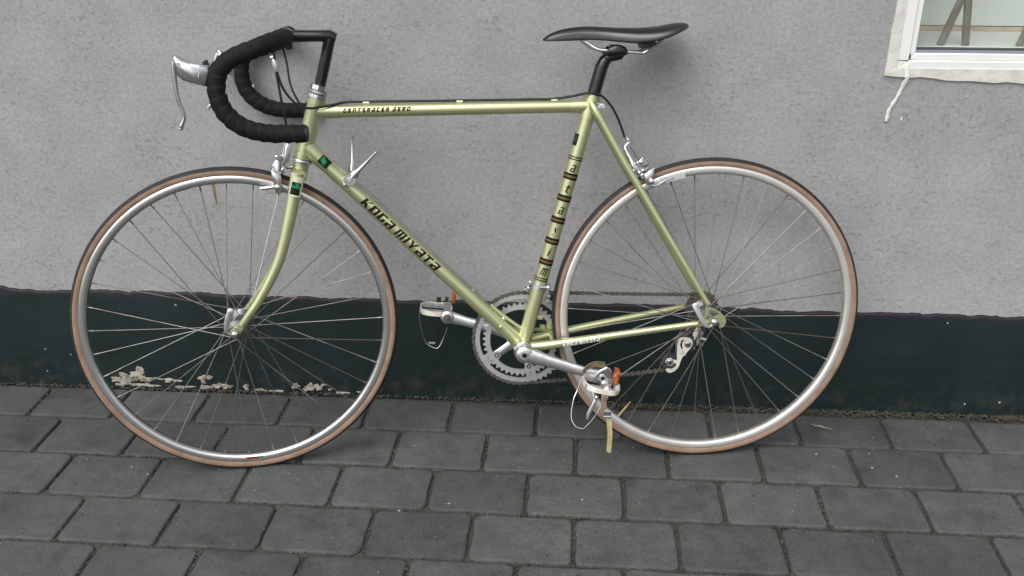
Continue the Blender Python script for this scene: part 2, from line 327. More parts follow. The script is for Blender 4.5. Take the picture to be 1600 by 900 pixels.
    def obj(s,name,mats,parent=None,smooth=35,matrix=None):
        me=bpy.data.meshes.new(name); me.from_pydata(s.v,[],s.f); me.validate()
        mats=mats if isinstance(mats,(list,tuple)) else [mats]
        for k in mats: me.materials.append(MT[k])
        if len(mats)>1 and len(me.polygons)==len(s.m): me.polygons.foreach_set('material_index',s.m)
        import bmesh
        bm=bmesh.new(); bm.from_mesh(me); bmesh.ops.recalc_face_normals(bm,faces=bm.faces); bm.to_mesh(me); bm.free()
        if smooth:
            me.polygons.foreach_set('use_smooth',[True]*len(me.polygons)); me.set_sharp_from_angle(angle=R(smooth))
        o=bpy.data.objects.new(name,me); COL.objects.link(o)
        if parent: o.parent=parent
        if matrix is not None: o.matrix_local=matrix
        return o
def empty(name,parent=None,matrix=None):
    o=bpy.data.objects.new(name,None); COL.objects.link(o); o.empty_display_size=0.05
    if parent: o.parent=parent
    if matrix is not None: o.matrix_local=matrix
    return o
def tag(o,label=None,cat=None,group=None,kind=None):
    if label: o['label']=label
    if cat: o['category']=cat
    if group: o['group']=group
    if kind: o['kind']=kind
    return o
def blob(cx,cy,rx,ry,n=14,jag=0.3,rot=0.0):
    out=[]
    ph=[random.uniform(0,6.28) for _ in range(3)]
    for i in range(n):
        a=2*math.pi*i/n; k=1+jag*(0.5*math.sin(2*a+ph[0])+0.35*math.sin(3*a+ph[1])+0.35*math.sin(5*a+ph[2]))+random.uniform(-jag,jag)*0.35
        x=rx*k*math.cos(a); y=ry*k*math.sin(a); out.append((cx+x*math.cos(rot)-y*math.sin(rot),cy+x*math.sin(rot)+y*math.cos(rot)))
    return out

# ------------------------------------------------------------------ ground and pavement
g=G(); g.ring([(-60,-60,-0.020),(60,-60,-0.020),(60,0.05,-0.020),(-60,0.05,-0.020)]); g.face((0,1,2,3))
tag(g.obj('ground','ground',smooth=0),kind='structure')
PHI=-0.007835; PW=0.20534; PD=0.14709; PE=0.15927; JT=0.0035
ROWX=[-1.0936,-0.9972,-0.8940,-0.7928,-0.6963]
g=G()
nx,ny=90,40
for j in range(ny+1):
    for i in range(nx+1):
        x=-1.75+3.7*i/nx; y=-0.004-1.28*j/ny
        g.v.append((x,y,-0.0085+random.uniform(-0.0012,0.0012)))
for j in range(ny):
    for i in range(nx): a=j*(nx+1)+i; g.face((a,a+nx+1,a+nx+2,a+1))
pavement=tag(g.obj('pavement','bed',smooth=60),kind='structure')
def paver_mesh(seed,depth):
    rnd=random.Random(seed); g=G(); hw=PW/2-JT; hd=depth/2-JT; cr=[rnd.uniform(0.008,0.020) for _ in range(4)]
    base=[]
    for k,(sx,sy) in enumerate(((1,1),(-1,1),(-1,-1),(1,-1))):
        for t in range(4):
            a=math.pi/2*(k+t/3); r=cr[k]
            base.append((sx*(hw-r)+r*math.cos(a)+rnd.uniform(-.0010,.0010),sy*(hd-r)+r*math.sin(a)+rnd.uniform(-.0010,.0010)))
        e=rnd.uniform(-.25,.25)
        base.append((hw*e*2,hd+rnd.uniform(-.0022,.0004)) if k==0 else (-hw+rnd.uniform(-.0004,.0022),hd*e*2) if k==1 else (hw*e*2,-hd+rnd.uniform(-.0004,.0022)) if k==2 else (hw+rnd.uniform(-.0022,.0004),hd*e*2))
    def ins(d): return [(x-math.copysign(min(abs(x),d),x)*min(1,abs(x)/hw*1.05),y-math.copysign(min(abs(y),d),y)*min(1,abs(y)/hd*1.05)) for x,y in base]
    lv=((base,-0.06),(base,-0.0050),(ins(0.0010),-0.0020),(ins(0.0028),-0.0004),(ins(0.0065),0.0))
    rs=[g.ring([(x,y,z+(rnd.uniform(-.0006,.0006) if z>-.004 else 0)) for x,y in b]) for b,z in lv]
    for i in range(4): g.bridge(rs[i],rs[i+1])
    g.face(rs[-1]); return g
variants=[]; 
for s in range(10):
    o=paver_mesh(s,PD).obj('paver','paver',smooth=50); variants.append(o.data); bpy.data.objects.remove(o)
narrow=[]
for s in range(4):
    o=paver_mesh(50+s,PD-0.010).obj('paver','paver',smooth=50); narrow.append(o.data); bpy.data.objects.remove(o)
c_,s_=math.cos(PHI),math.sin(PHI)
joints=[]
for k in range(8):
    x0=ROWX[k] if k<5 else ROWX[3+(k-5)%2]+PW*0.48*(k-4)
    vc=-(PE+(k-0.5)*PD) - (0.005 if k==0 else 0)
    for i in range(-3,14):
        uc=x0+(i+0.5)*PW
        if uc<-1.62 or uc>1.78: continue
        X=uc*c_-vc*s_; Y=uc*s_+vc*c_
        me=random.choice(narrow if k==0 else variants)
        o=bpy.data.objects.new('paver',me); COL.objects.link(o); o.parent=pavement
        o.location=(X,Y,random.uniform(-0.0016,0.0010))
        o.rotation_euler=(random.uniform(-.006,.006),random.uniform(-.006,.006),PHI+random.uniform(-.006,.006)+(math.pi if random.random()<.5 else 0))
        joints.append((uc+PW/2,vc-PD/2,uc+PW/2,vc+PD/2)); joints.append((uc-PW/2,vc-PD/2,uc+PW/2,vc-PD/2))
# crumbs lying in the joints, moss along the wall, loose pebbles
def lump(g,x,y,z,r,fl=0.6):
    a=random.uniform(0,6.28); b=len(g.v)
    for k in range(4): t=a+k*math.pi/2; rr=r*random.uniform(.7,1.2); g.v.append((x+rr*math.cos(t),y+rr*math.sin(t),z))
    g.v.append((x,y,z+r*fl*random.uniform(.7,1.3))); g.v.append((x,y,z-r*fl))
    for k in range(4): g.face((b+k,b+(k+1)%4,b+4)); g.face((b+(k+1)%4,b+k,b+5))
gr=G(); ms=G()
for (u0,v0,u1,v1) in joints:
    n=int(math.hypot(u1-u0,v1-v0)*560)
    dens=random.uniform(.15,1.0)**1.3
    for _ in range(int(n*dens)):
        t=random.random(); u=u0+(u1-u0)*t+random.gauss(0,.0030); v=v0+(v1-v0)*t+random.gauss(0,.0030)
        X=u*c_-v*s_; Y=u*s_+v*c_
        if Y>-.012: continue
        r=random.uniform(.0010,.0030)
        moss=(random.random()<(0.45 if X>0.1 else 0.12))
        lump(ms if moss else gr,X,Y,-0.0042+random.uniform(-.0015,.0022),r*(1.3 if moss else 1))
for _ in range(6500):
    X=random.uniform(-1.7,1.85); 
    w=0.008 if X<-.3 else (0.006 if X<0.3 else 0.020)
    Y=-0.006-abs(random.gauss(0,w*.7))
    if X<.3 and random.random()<.62: continue
    r=random.uniform(.0012,.0034) if X<.3 else random.uniform(.0015,.0040)
    lump(ms if (X>0.40 and random.random()<.80) else gr,X,Y,random.uniform(-.003,.003),r)
tag(gr.obj('grit','grit',smooth=0),'sandy crumbs filling the paving joints and the foot of the wall','grit',kind='stuff')
tag(ms.obj('moss','moss',smooth=0),'dark moss growing in the paving joints and along the wall','moss',kind='stuff')
pb=G()
for _ in range(330): lump(pb,random.uniform(-1.3,1.5),random.uniform(-.85,-.02),0.0005,random.uniform(.0008,.0019))
for (X,Y) in ((-0.746,-0.345),(-0.70,-0.37),(0.885,-0.245),(0.93,-0.275),(0.247,-0.40),(-0.03,-0.43),(-0.13,-0.46),(0.775,-0.20)): lump(pb,X,Y,.0012,.0034)
tag(pb.obj('pebbles','pebble',smooth=0),'tiny pale pebbles and sand grains scattered over the paving','pebbles',kind='stuff')
tw=G(); tw.tube([(0.793,-0.085,.003),(0.806,-.089,.006),(0.827,-.094,.003)],[.0014,.0018,.0006],6)
tw.tube([(0.79,-0.078,.003),(0.812,-.092,.005),(0.835,-.099,.003)],[.001,.0015,.0005],6)
tag(tw.obj('dry_stalk','twig'),'short dry straw stalk lying on the paving right of the rear wheel','dry stalk')

# ------------------------------------------------------------------ house wall with plinth and window
wall=tag(empty('house_wall'),'grey roughcast house wall with dark green plinth and white window','wall')
WX0,WX1,WZ0,WZ1=0.872,1.98,0.824,2.02      # window opening
g=G()
xs=[-6,WX0,WX1,7]; zs=[-0.05,WZ0,WZ1,3.4]
def quad(g,a,b,c,d): k=g.ring([a,b,c,d]); g.face(k)
for i in range(3):
    for j in range(3):
        if i==1 and j==1: continue
        quad(g,(xs[i],0,zs[j]),(xs[i+1],0,zs[j]),(xs[i+1],0,zs[j+1]),(xs[i],0,zs[j+1]))
        quad(g,(xs[i],.32,zs[j]),(xs[i],.32,zs[j+1]),(xs[i+1],.32,zs[j+1]),(xs[i+1],.32,zs[j]))
quad(g,(WX0,0,WZ0),(WX0,0,WZ1),(WX0,.32,WZ1),(WX0,.32,WZ0)); quad(g,(WX1,0,WZ0),(WX1,.32,WZ0),(WX1,.32,WZ1),(WX1,0,WZ1))
quad(g,(WX0,0,WZ0),(WX0,.32,WZ0),(WX1,.32,WZ0),(WX1,0,WZ0)); quad(g,(WX0,0,WZ1),(WX1,0,WZ1),(WX1,.32,WZ1),(WX0,.32,WZ1))
quad(g,(-6,0,3.4),(7,0,3.4),(7,.32,3.4),(-6,.32,3.4)); quad(g,(-6,0,-.05),(-6,0,3.4),(-6,.32,3.4),(-6,.32,-.05)); quad(g,(7,0,-.05),(7,.32,-.05),(7,.32,3.4),(7,0,3.4))
g.obj('plaster_face','stucco',wall,smooth=0)
# plinth: a coat about 7 mm thick with a hand-cut wavy top edge
g=G(); N=1500; rows=[]
off=0.0
for i in range(N+1):
    x=-6+13*i/N
    off=off*0.80+random.gauss(0,.0011)
    zt=0.2655+off+0.0022*math.sin(x*5.1)+0.0015*math.sin(x*13.7)
    rows.append(g.ring([(x,-.0068,-.05),(x,-.0068,zt-.006),(x,-.0058,zt-.0018),(x,-.003,zt),(x,0.004,zt+.001)]))
for i in range(N):
    a,b=rows[i],rows[i+1]
    for j in range(4): g.face((a[j],b[j],b[j+1],a[j+1]))
plinth=g.obj('plinth','plinth',wall,smooth=60)
for (x,z,rx,rz) in ((-.925,.021,.018,.008),(-.902,.026,.021,.011),(-.872,.040,.015,.016),(-.858,.027,.013,.009),(-.921,.009,.013,.004),(-.835,.029,.008,.0025),(-.815,.027,.006,.0025),(-.795,.025,.010,.005),(-.772,.024,.009,.003),
                    (-.705,.036,.011,.0045),(-.688,.037,.007,.004),(-.706,.028,.007,.006),(-.663,.014,.016,.0065),(-.645,.012,.010,.006),(-.700,.008,.020,.0035),(-.760,.006,.022,.003),(-.860,.009,.030,.003),
                    (-.597,.012,.007,.006),(-.470,.020,.009,.006),(-.435,.016,.014,.008),(-.412,.018,.009,.007),(-.383,.013,.0035,.003),(-.352,.005,.012,.0025),(-.560,.005,.016,.0025),(-.520,.004,.014,.002),(-.397,.026,.006,.0018),(-.40,.024,.003,.002),(-.31,.008,.004,.002)):
    g=G(); g.prism(blob(x,z,rx*1.05,rz*1.1,30,0.55),-.0080-random.uniform(0,.0022),-.0058,.0005); g.obj('bare_patch','plaster',plinth,smooth=40)
for (x,z,r) in ((-.745,.237,.0030),(1.165,.030,.0026),(1.245,.037,.0030),(-1.10,.104,.0022),(-1.037,.090,.002),(-1.108,.04,.002),(1.085,.245,.0022)):
    g=G(); g.prism(blob(x,z,r*.8,r*.9,9,.3),-.0082,-.0062,.0004); g.obj('paint_fleck','plaster' if x<0 and z>.2 else 'fleck',plinth,smooth=40)
# window
win=empty('window',wall)
def rect_ring(g,x0,z0,x1,z1,wl,wb,wr,wt,y0,y1,ch=.0015):
    g.prism([(x0,z0),(x0+wl,z0+wb),(x0+wl,z1-wt),(x0,z1)],y0,y1,ch); g.prism([(x1,z0),(x1,z1),(x1-wr,z1-wt),(x1-wr,z0+wb)],y0,y1,ch)
    g.prism([(x0,z0),(x1,z0),(x1-wr,z0+wb),(x0+wl,z0+wb)],y0,y1,ch); g.prism([(x0,z1),(x0+wl,z1-wt),(x1-wr,z1-wt),(x1,z1)],y0,y1,ch)
# cream surround brushed over the render, ragged outer edge
g=G(); outer=[];
def rag(a=.0022): return random.gauss(0,a)
nb=46
lo=[(0.8525+rag(.0012),0.8145),(0.8522,0.8115)]
bot=[(0.853+1.15*i/nb,0.8125-0.0125*min(1,i/9.0)+rag(.0011)) for i in range(nb+1)]
ringo=[];ringi=[]
for i in range(nb+1): ringo.append(bot[i]); ringi.append((max(WX0+.002,min(WX1-.002,0.872+1.10*i/nb)),WZ0+.0045))
for i in range(nb):
    g.prism([ringo[i],ringo[i+1],ringi[i+1],ringi[i]],-.0045,.002,.0004)
zc=[0.8125+(1.235)*i/40 for i in range(42)]
for i in range(40):
    xo0=0.853-0.0012*math.sin(i*.9)+(.0008 if i%3 else -.0006); xo1=0.853-0.0012*math.sin((i+1)*.9)+(.0008 if (i+1)%3 else -.0006)
    g.prism([(xo0,zc[i]),(0.8745,max(zc[i],WZ0+.0045) if i else WZ0+.0045),(0.8745,zc[i+1] if zc[i+1]>WZ0+.0045 else WZ0+.006),(xo1,zc[i+1])],-.0043,.002,.0004)
    g.prism([(2.002,zc[i]),(2.002,zc[i+1]),(1.9775,zc[i+1]),(1.9775,zc[i])],-.0043,.002,.0004)
g.prism([(0.853,2.047),(0.853,2.017),(2.002,2.017),(2.002,2.047)],-.0040,.002,.0004)
g.obj('surround','surround',win,smooth=30)
g=G(); rect_ring(g,WX0+.001,WZ0+.001,WX1-.001,WZ1-.001,.0245,.0195,.0245,.025,-.0030,.060,.002); g.obj('frame','window_white',win)
g=G(); rect_ring(g,WX0+.0255,WZ0+.0205,WX1-.0255,WZ1-.026,.0125,.0140,.0125,.014,.0015,.056,.002); g.obj('sash','window_white',win)
g=G(); g.prism([(WX0+.0375,WZ0+.0345),(WX1-.0375,WZ0+.0345),(WX1-.0375,WZ0+.0395),(WX0+.0375,WZ0+.0395)],.006,.030,.001); g.obj('glazing_bead','bead',win)
g=G(); g.prism([(WX0+.0375,WZ0+.0396),(WX1-.0375,WZ0+.0396),(WX1-.0375,WZ0+.0425),(WX0+.0375,WZ0+.0425)],.014,.030,.0005); g.obj('gasket','gasket',win)
g=G(); g.box(((WX0+WX1)/2,.024,(WZ0+WZ1)/2),(WX1-WX0-.074,.004,WZ1-WZ0-.079),ch=.0003); g.obj('pane','glass',win)
g=G(); g.prism([(0.872,0.8435),(0.896,0.8435),(0.896,0.8450),(0.872,0.8450)],-.0034,-.0028,.0001); g.obj('joint_line','gasket',win)
g=G(); g.prism(blob(0.8975,0.852,.0022,.006,10,.2),-.0036,.004,.0003); g.obj('rot_hole','gasket',win)
g=G(); pp=smooth_path([(0.8935,-.004,0.836),(0.897,-.0065,0.816),(0.8985,-.0065,0.8075),(0.8935,-.003,0.790),(0.887,-.0025,0.770),(0.879,-.0025,0.752),(0.8735,-.0025,0.7385),(0.8725,-.0025,0.726),(0.8715,-.0025,0.7165)],5)
g.tube(pp,[ .0052+.0009*math.sin(i*1.1) - (.0012 if i>16 else 0) for i in range(len(pp))],8,rb=[.0016]*len(pp),up=(1,0,0)); g.obj('paint_dribble','dribble',win)
g=G(); g.prism(blob(.903,.7215,.0018,.0035,8,.3),-.0014,.001,.0003); g.obj('paint_drop','dribble',win)
# room behind the pane; sill, lip and pale panel added in place of reflections
g=G(); g.box((1.425,.158,.852),(1.30,.196,.022)); g.obj('inner_sill','board',win)
g=G(); g.box((1.425,.2585,.860),(1.30,.005,.026)); g.obj('sill_lip','wood_lip',win)
g=G(); g.prism([(.90,.874),(1.96,.874),(1.96,2.0),(.90,2.0)],.262,.266,.0005); g.obj('reflection_panel','reflection_panel',win)
room=G()
quad(room,(.6,.33,.40),(2.3,.33,.40),(2.3,2.4,.40),(.6,2.4,.40)); quad(room,(.6,2.4,.40),(2.3,2.4,.40),(2.3,2.4,2.6),(.6,2.4,2.6))
quad(room,(.6,.33,.40),(.6,2.4,.40),(.6,2.4,2.6),(.6,.33,2.6)); quad(room,(2.3,.33,.40),(2.3,.33,2.6),(2.3,2.4,2.6),(2.3,2.4,.40)); quad(room,(.6,.33,2.6),(.6,2.4,2.6),(2.3,2.4,2.6),(2.3,.33,2.6))
room.obj('room_shell','room',wall,smooth=0)
def stand(x,label):  # stands are added, in place of dark shapes reflected in the pane
    r=tag(empty('reflection_stand'),label,'stand','made-up stands in place of dark pane reflections'); r.location=(x,.07,.8632)
    for (a,b) in (((-.032,0,0),(.0,0,.115)),((.020,0,0),(.006,0,.115)),):
        g=G(); g.tube([a,b],.0085,8,rb=.006,up=(1,0,0)); g.obj('leg','stand',r)
    g=G(); g.box((.002,0,.30),(.020,.016,.37)); g.obj('post','stand',r)
    return r
stand(1.013,'made-up splayed-leg stand in place of dark reflections in the pane, nearer the corner of the frame')
stand(1.176,'made-up splayed-leg stand in place of dark reflections in the pane, cut by the edge of the photo')

# ------------------------------------------------------------------ bicycle
BM=M(((0.99303521,-0.11634362,-0.01858063,0.51071338),(0.11781799,0.98060844,0.15660783,-0.21299402),(0,-0.15770623,0.98748607,0.0004),(0,0,0,1)))
bike=tag(empty('bicycle',None,BM),'pale green steel racing bicycle with black drop bars leaning against the grey wall','bicycle')
ST=0.10403; AX=V((math.sin(R(16.5)),0,math.cos(R(16.5)))); PV=V((-0.9550,0,0.3345))
FM=M.Translation(PV)@M.Rotation(ST,4,AX)@M.Translation(-PV)      # turn of the fork and bars about the steering axis
BB=V((-.398,0,.270)); RR=.3345; RC=.3235
def along(p,q,t): return tuple(V(p)+(V(q)-V(p))*t)
HT=lambda z:V((-.8441+.3066*(z-.6727),0,z)); HX=V((.3066,0,1)).normalized()
STL=lambda z:V((-.398+.27815*(z-.270),0,z)); SX=V((.27815,0,1)).normalized()

# print wrapped round a tube: strokes are quads in (u along the tube, v round it)
def wrap(g,quads,p0,p1,rad,v0=0.0,lift=.00025,up=None,div=4,facing=(0,-1,0)):
    p0=V(p0); p1=V(p1); t=(p1-p0).normalized(); a=V(facing); a=(a-t*a.dot(t)).normalized(); b=t.cross(a)
    if b.z<0 or (abs(b.z)<.3 and b.x<0): b=-b
    rr=rad+lift
    def pt(u,v): th=(v+v0)/rad; return p0+t*u+(a*math.cos(th)+b*math.sin(th))*rr
    for (q0,q1,q2,q3) in quads:      # q0,q1 bottom edge; q3,q2 top edge
        prev=None
        for k in range(div+1):
            s=k/div; l=(q0[0]+(q3[0]-q0[0])*s,q0[1]+(q3[1]-q0[1])*s); r=(q1[0]+(q2[0]-q1[0])*s,q1[1]+(q2[1]-q1[1])*s)
            cur=g.ring([pt(*l),pt(*r)])
            if prev: g.face((prev[0],prev[1],cur[1],cur[0]))
            prev=cur
def RQ(x0,y0,x1,y1): return ((x0,y0),(x1,y0),(x1,y1),(x0,y1))
b_=.36
GL={'K':[RQ(0,0,b_,1),((.30,.40),(.46,.62),(1.0,1),(.68,1)),((.62,0),(1.0,0),(.52,.66),(.28,.46))],
'O':[RQ(0,.0,b_,1),RQ(.66,0,.96,1),RQ(.3,.86,.66,1),RQ(.3,0,.66,.14)],
'G':[RQ(0,0,b_,1),RQ(.3,.85,.92,1),RQ(.3,0,.66,.14),RQ(.62,0,.92,.52)],
'A':[RQ(.64,0,.94,.86),RQ(0,0,b_,.52),RQ(.12,.86,.94,1),RQ(.3,.42,.64,.54),RQ(.3,0,.64,.12)],
'M':[RQ(0,0,.26,1),RQ(.42,0,.68,1),RQ(.84,0,1.1,1),RQ(.26,.88,.84,1)],
'I':[RQ(.05,0,.33,1)],
'Y':[((.40,0),(.68,0),(.72,.48),(.36,.48)),((.36,.46),(.62,.46),(.30,1),(0,1)),((.46,.46),(.72,.46),(1.06,1),(.76,1))],
'T':[RQ(.28,0,.58,.9),RQ(0,.84,.9,1)],
'E':[RQ(0,0,b_,1),RQ(.3,.84,.86,1),RQ(.3,.43,.74,.57),RQ(.3,0,.86,.16)],
'N':[RQ(0,0,b_,1),RQ(.62,0,.92,1),RQ(.3,.84,.62,1)],
'S':[RQ(0,.46,.3,1),RQ(.3,.84,.88,1),RQ(.3,.43,.6,.57),RQ(.58,0,.88,.57),RQ(0,0,.58,.16)],
'R':[RQ(0,0,b_,1),RQ(.3,.84,.64,1),RQ(.62,.5,.92,1),RQ(.3,.44,.62,.56),((.56,0),(.90,0),(.74,.5),(.44,.5))],
'C':[RQ(0,0,b_,1),RQ(.3,.84,.88,1),RQ(.3,0,.88,.16)],
'm':[RQ(0,0,.2,1),RQ(.36,0,.56,1),RQ(.72,0,.92,1),RQ(.2,.84,.8,1)],
'i':[RQ(.3,0,.54,.72),RQ(.3,.84,.54,1)],
'y':[((.1,0),(.36,0),(.82,1),(.58,1)),((.40,.36),(.56,.5),(.3,1),(.06,1))],
'a':[RQ(.58,0,.80,.86),RQ(.1,0,.32,.5),RQ(.16,.80,.66,.95),RQ(.3,.40,.6,.52),RQ(.3,0,.6,.12)],
't':[RQ(.3,.05,.54,1),RQ(.08,.62,.82,.75),RQ(.42,0,.8,.13)]}
def text(g,s,length,height,p0,p1,rad,v0,slant=.28,space=.6,gap=.26,lift=.00025,bold=1.0):
    adv=[]; x=0
    for c in s:
        if c==' ': x+=space; continue
        w=max(max(p[0] for p in q) for q in GL[c]); adv.append((c,x)); x+=w+gap
    k=length/(x-gap)
    qs=[]
    for c,x0 in adv:
        for q in GL[c]:
          if bold>1 and q[0][1]==q[1][1] and q[2][1]==q[3][1] and q[2][1]-q[1][1]<.2:
            e=(bold-1)*.1; lo=max(0,q[0][1]-e); hi=min(1,q[2][1]+e); q=((q[0][0],lo),(q[1][0],lo),(q[2][0],hi),(q[3][0],hi))
          qs.append(tuple(((x0+p[0])*k+slant*(p[1]-.5)*height,(p[1]-.5)*height) for p in q))
    wrap(g,qs,p0,p1,rad,v0,lift)

# --- frame tubes
TT0=HT(.7735)+V((.004,0,0)); TT1=STL(.7775)
g=G(); g.tube([TT0,TT1],.0128,24,cap=False); tt=g.obj('top_tube','paint',bike)
g=G(); text(g,'GENTSRACER AERO',.1330,.0088,(-.7527,0,.7738),(-.6199,0,.7755),.0128,.0022,slant=.22,space=.55,gap=.42,bold=2); g.obj('lettering','decal_dark',tt,smooth=0)
for x in (-.7083,-.5215,-.3304):
    g=G(); g.tube([(x-.006,0,.7895),(x+.006,0,.7895)],.0040,10); g.box((x,0,.7868),(.011,.005,.004)); g.obj('cable_guide','paint',tt)
g=G(); wrap(g,[RQ(0,-.019,.0010,.019)],(-.7830,0,.7735),(-.7,0,.7745),.0128,0,lift=.0009,div=10); g.obj('lug_edge','decal_pale',tt,smooth=0)
DT0=HT(.706); DT1=BB
g=G(); g.tube([DT0,DT1],.0146,24,cap=False); dt=g.obj('down_tube','paint',bike)
dd=(DT1-DT0).normalized()
s0=(V((-.7190,0,.5985))-DT0).dot(dd)
g=G(); text(g,'KOGA MIYATA',.209,.0180,DT0+dd*s0,DT1,.0146,.0002,slant=.24,space=.40,gap=.18,bold=1.4); g.obj('lettering','decal_dark',dt,smooth=0)
sD=(V((-.7965,0,.6905))-DT0).dot(dd)
g=G(); wrap(g,[RQ(0,-.008,.023,.009)],DT0+dd*sD,DT1,.0146,.0045,lift=.0030,div=6); em=g.obj('emblem','decal_black',dt,smooth=0)
g=G(); wrap(g,[((.003,-.002),(.014,-.0065),(.015,.002),(.003,.0075))],DT0+dd*sD,DT1,.0146,.0045,lift=.0034,div=6); g.obj('emblem_mark','decal_green',dt,smooth=0)
for s in ((-.5029,0,.394),(-.4384,0,.3297)):
    c=DT0+dd*((V(s)-DT0).dot(dd)); nn=V((-dd.z,0,dd.x)); nn=nn if nn.z>0 else -nn
    g=G(); g.lathe([(.0042,.012),(.0042,.0163),(.003,.0175)],c,nn,10); g.obj('bottle_boss','chrome',dt)
g=G(); c=DT0+dd*((V((-.4405,0,.3215))-DT0).dot(dd))+V((0,-.0145,0)); g.sph(c,.0045,10); g.obj('cable_stop','paint',dt)
g=G(); g.tube([STL(.290),STL(.7995)],.0146,24,cap=False); stb=g.obj('seat_tube','paint',bike)
for z,kind in ((.672,0),(.6342,1),(.589,1),(.5433,1),(.4991,1),(.4545,1),(.418,0)):
    c=STL(z); L=.0145 if kind else .0085
    g=G(); 
    for (a,b) in (((0,.0048),(.0050,.0086),(.0088,.0136)) if kind else ((0,.0024),(.0050,.0074))):
        g.cur=1 if (kind and a==.0050) else 0; wrap(g,[RQ(a,-.0458,b,.0458)],c-SX*L*.35,c+SX,.0146,0,div=24)
    g.obj('band',['decal_dark','brown_print'],stb,smooth=0)
letter_z=[(.4355,'m'),(.4775,'i'),(.5210,'y'),(.5660,'a'),(.6110,'t'),(.6530,'a')]
for z,ch in letter_z:
    c=STL(z); g=G(); qs=[]
    # letters stand upright one above the other: u runs up the tube, v round it
    for q in GL[ch]:
        qs.append(tuple(((p[1]-.5)*.0165,(.42-p[0]-.25*(p[1]-.5))*.0135) for p in (q[0],q[3],q[2],q[1])))
    wrap(g,qs,c,c+SX,.0146,.001,div=4); g.obj('letter','decal_dark',stb,smooth=0)
g=G(); wrap(g,[RQ(-.012,.008,.012,.024)],STL(.7085),STL(.73),.0146,0,div=6); g.obj('emblem','decal_black',stb,smooth=0)
g=G(); wrap(g,[RQ(-.004,.011,.008,.022)],STL(.7085),STL(.73),.0146,0,lift=.0004,div=6); g.obj('emblem_mark','dark_green',stb,smooth=0)
g=G(); g.tube([HT(.6805),HT(.8005)],.0170,24,cap=True); ht=g.obj('head_tube','paint',bike)
for z,L in ((.7735,1),(.706,0)):
    pass
# lugs
g=G(); g.tube([HT(.7885),HT(.7985)],.0186,24); g.tube([TT0,TT0+V((.048,0,.0005))],[.0150,.0140],20); g.obj('head_lug','paint',bike)
g=G(); g.tube([HT(.6825),HT(.692)],.0186,24); g.tube([DT0+dd*.004,DT0+dd*.040,DT0+dd*.062],[.0178,.0162,.0147],20); g.obj('head_lug','paint',bike)
g=G(); g.tube([STL(.752),STL(.7965)],.0166,24); g.tube([TT1-V((.040,0,.0005)),TT1],[.0138,.0150],20); g.obj('seat_lug','paint',bike)
g=G(); c=STL(.781)+V((.0225,0,-.003)); g.tube([c-V((0,.014,0)),c+V((0,.014,0))],.0048,12); g.box(c+V((-.006,0,.0)),(.014,.016,.012)); g.lathe([(.0036,-.0005),(.0036,.004)],c-V((0,.014,0)),(0,-1,0),8); g.obj('seat_bolt','chrome',bike)
g=G(); g.tube([BB-V((0,.034,0)),BB+V((0,.034,0))],.0205,28)
g.tube([BB-dd*.05,BB],[.0150,.0172],20); g.tube([STL(.312),BB],[.0150,.0172],20); g.obj('bottom_bracket_shell','paint',bike)
for sy in (-1,1):
    g=G(); pp=[V((-.2540,sy*.0175,.7785)),V((-.195,sy*.027,.674)),V((-.10,sy*.046,.516)),V((-.0125,sy*.063,.3700))]
    g.tube(pp,[.0078,.0078,.0072,.0056],16); ss=g.obj('seat_stay','paint',bike)
    g=G(); g.tube([V((-.2575,sy*.0168,.7870)),V((-.2540,sy*.0185,.7785)),V((-.236,sy*.0195,.747))],[.0045,.0088,.0082],14); g.obj('stay_cap','paint',ss)
    g=G(); pp=[V((-.3900,sy*.021,.2715)),V((-.330,sy*.034,.2820)),V((-.20,sy*.047,.3030)),V((-.032,sy*.0625,.3285))]
    g.tube(smooth_path(pp,4),[.0112-.0048*i/12 for i in range(13)],16); cs=g.obj('chain_stay','paint',bike)
    if sy<0:
        g=G(); text(g,'KOGA MIYATA',.078,.0078,(-.3136,-.0372,.2840),(-.2350,-.0440,.2970),.0094,-.0012,slant=.2,space=.45,gap=.34,lift=.0010); g.obj('lettering_outline','decal_grey',cs,smooth=0)
        g=G(); text(g,'KOGA MIYATA',.078,.0066,(-.3140,-.0372,.2845),(-.2354,-.0440,.2975),.0094,-.0012,slant=.2,space=.45,gap=.34,lift=.0012); g.obj('lettering','decal_white',cs,smooth=0)
g=G(); g.tube([(-.192,-.027,.672),(-.190,.027,.669)],.0055,12); g.obj('brake_bridge','paint',bike)
g=G(); g.tube([(-.335,-.030,.283),(-.333,.030,.283)],.0055,12); g.obj('stay_bridge','paint',bike)
drop=[(-.0185,.3660),(-.0030,.3625),(.0136,.3535),(.0251,.3420),(.0275,.3310),(.0225,.3205),(.0130,.3180),(.0135,.3290),(.0030,.3325),(-.0080,.3270),(-.0160,.3230),(-.0340,.3232),(-.0330,.3335),(-.0235,.3390),(-.0175,.3520)]
hole=[(-.0100,.3595),(.0040,.3560),(.0120,.3480),(-.0010,.3420),(-.0160,.3350)]
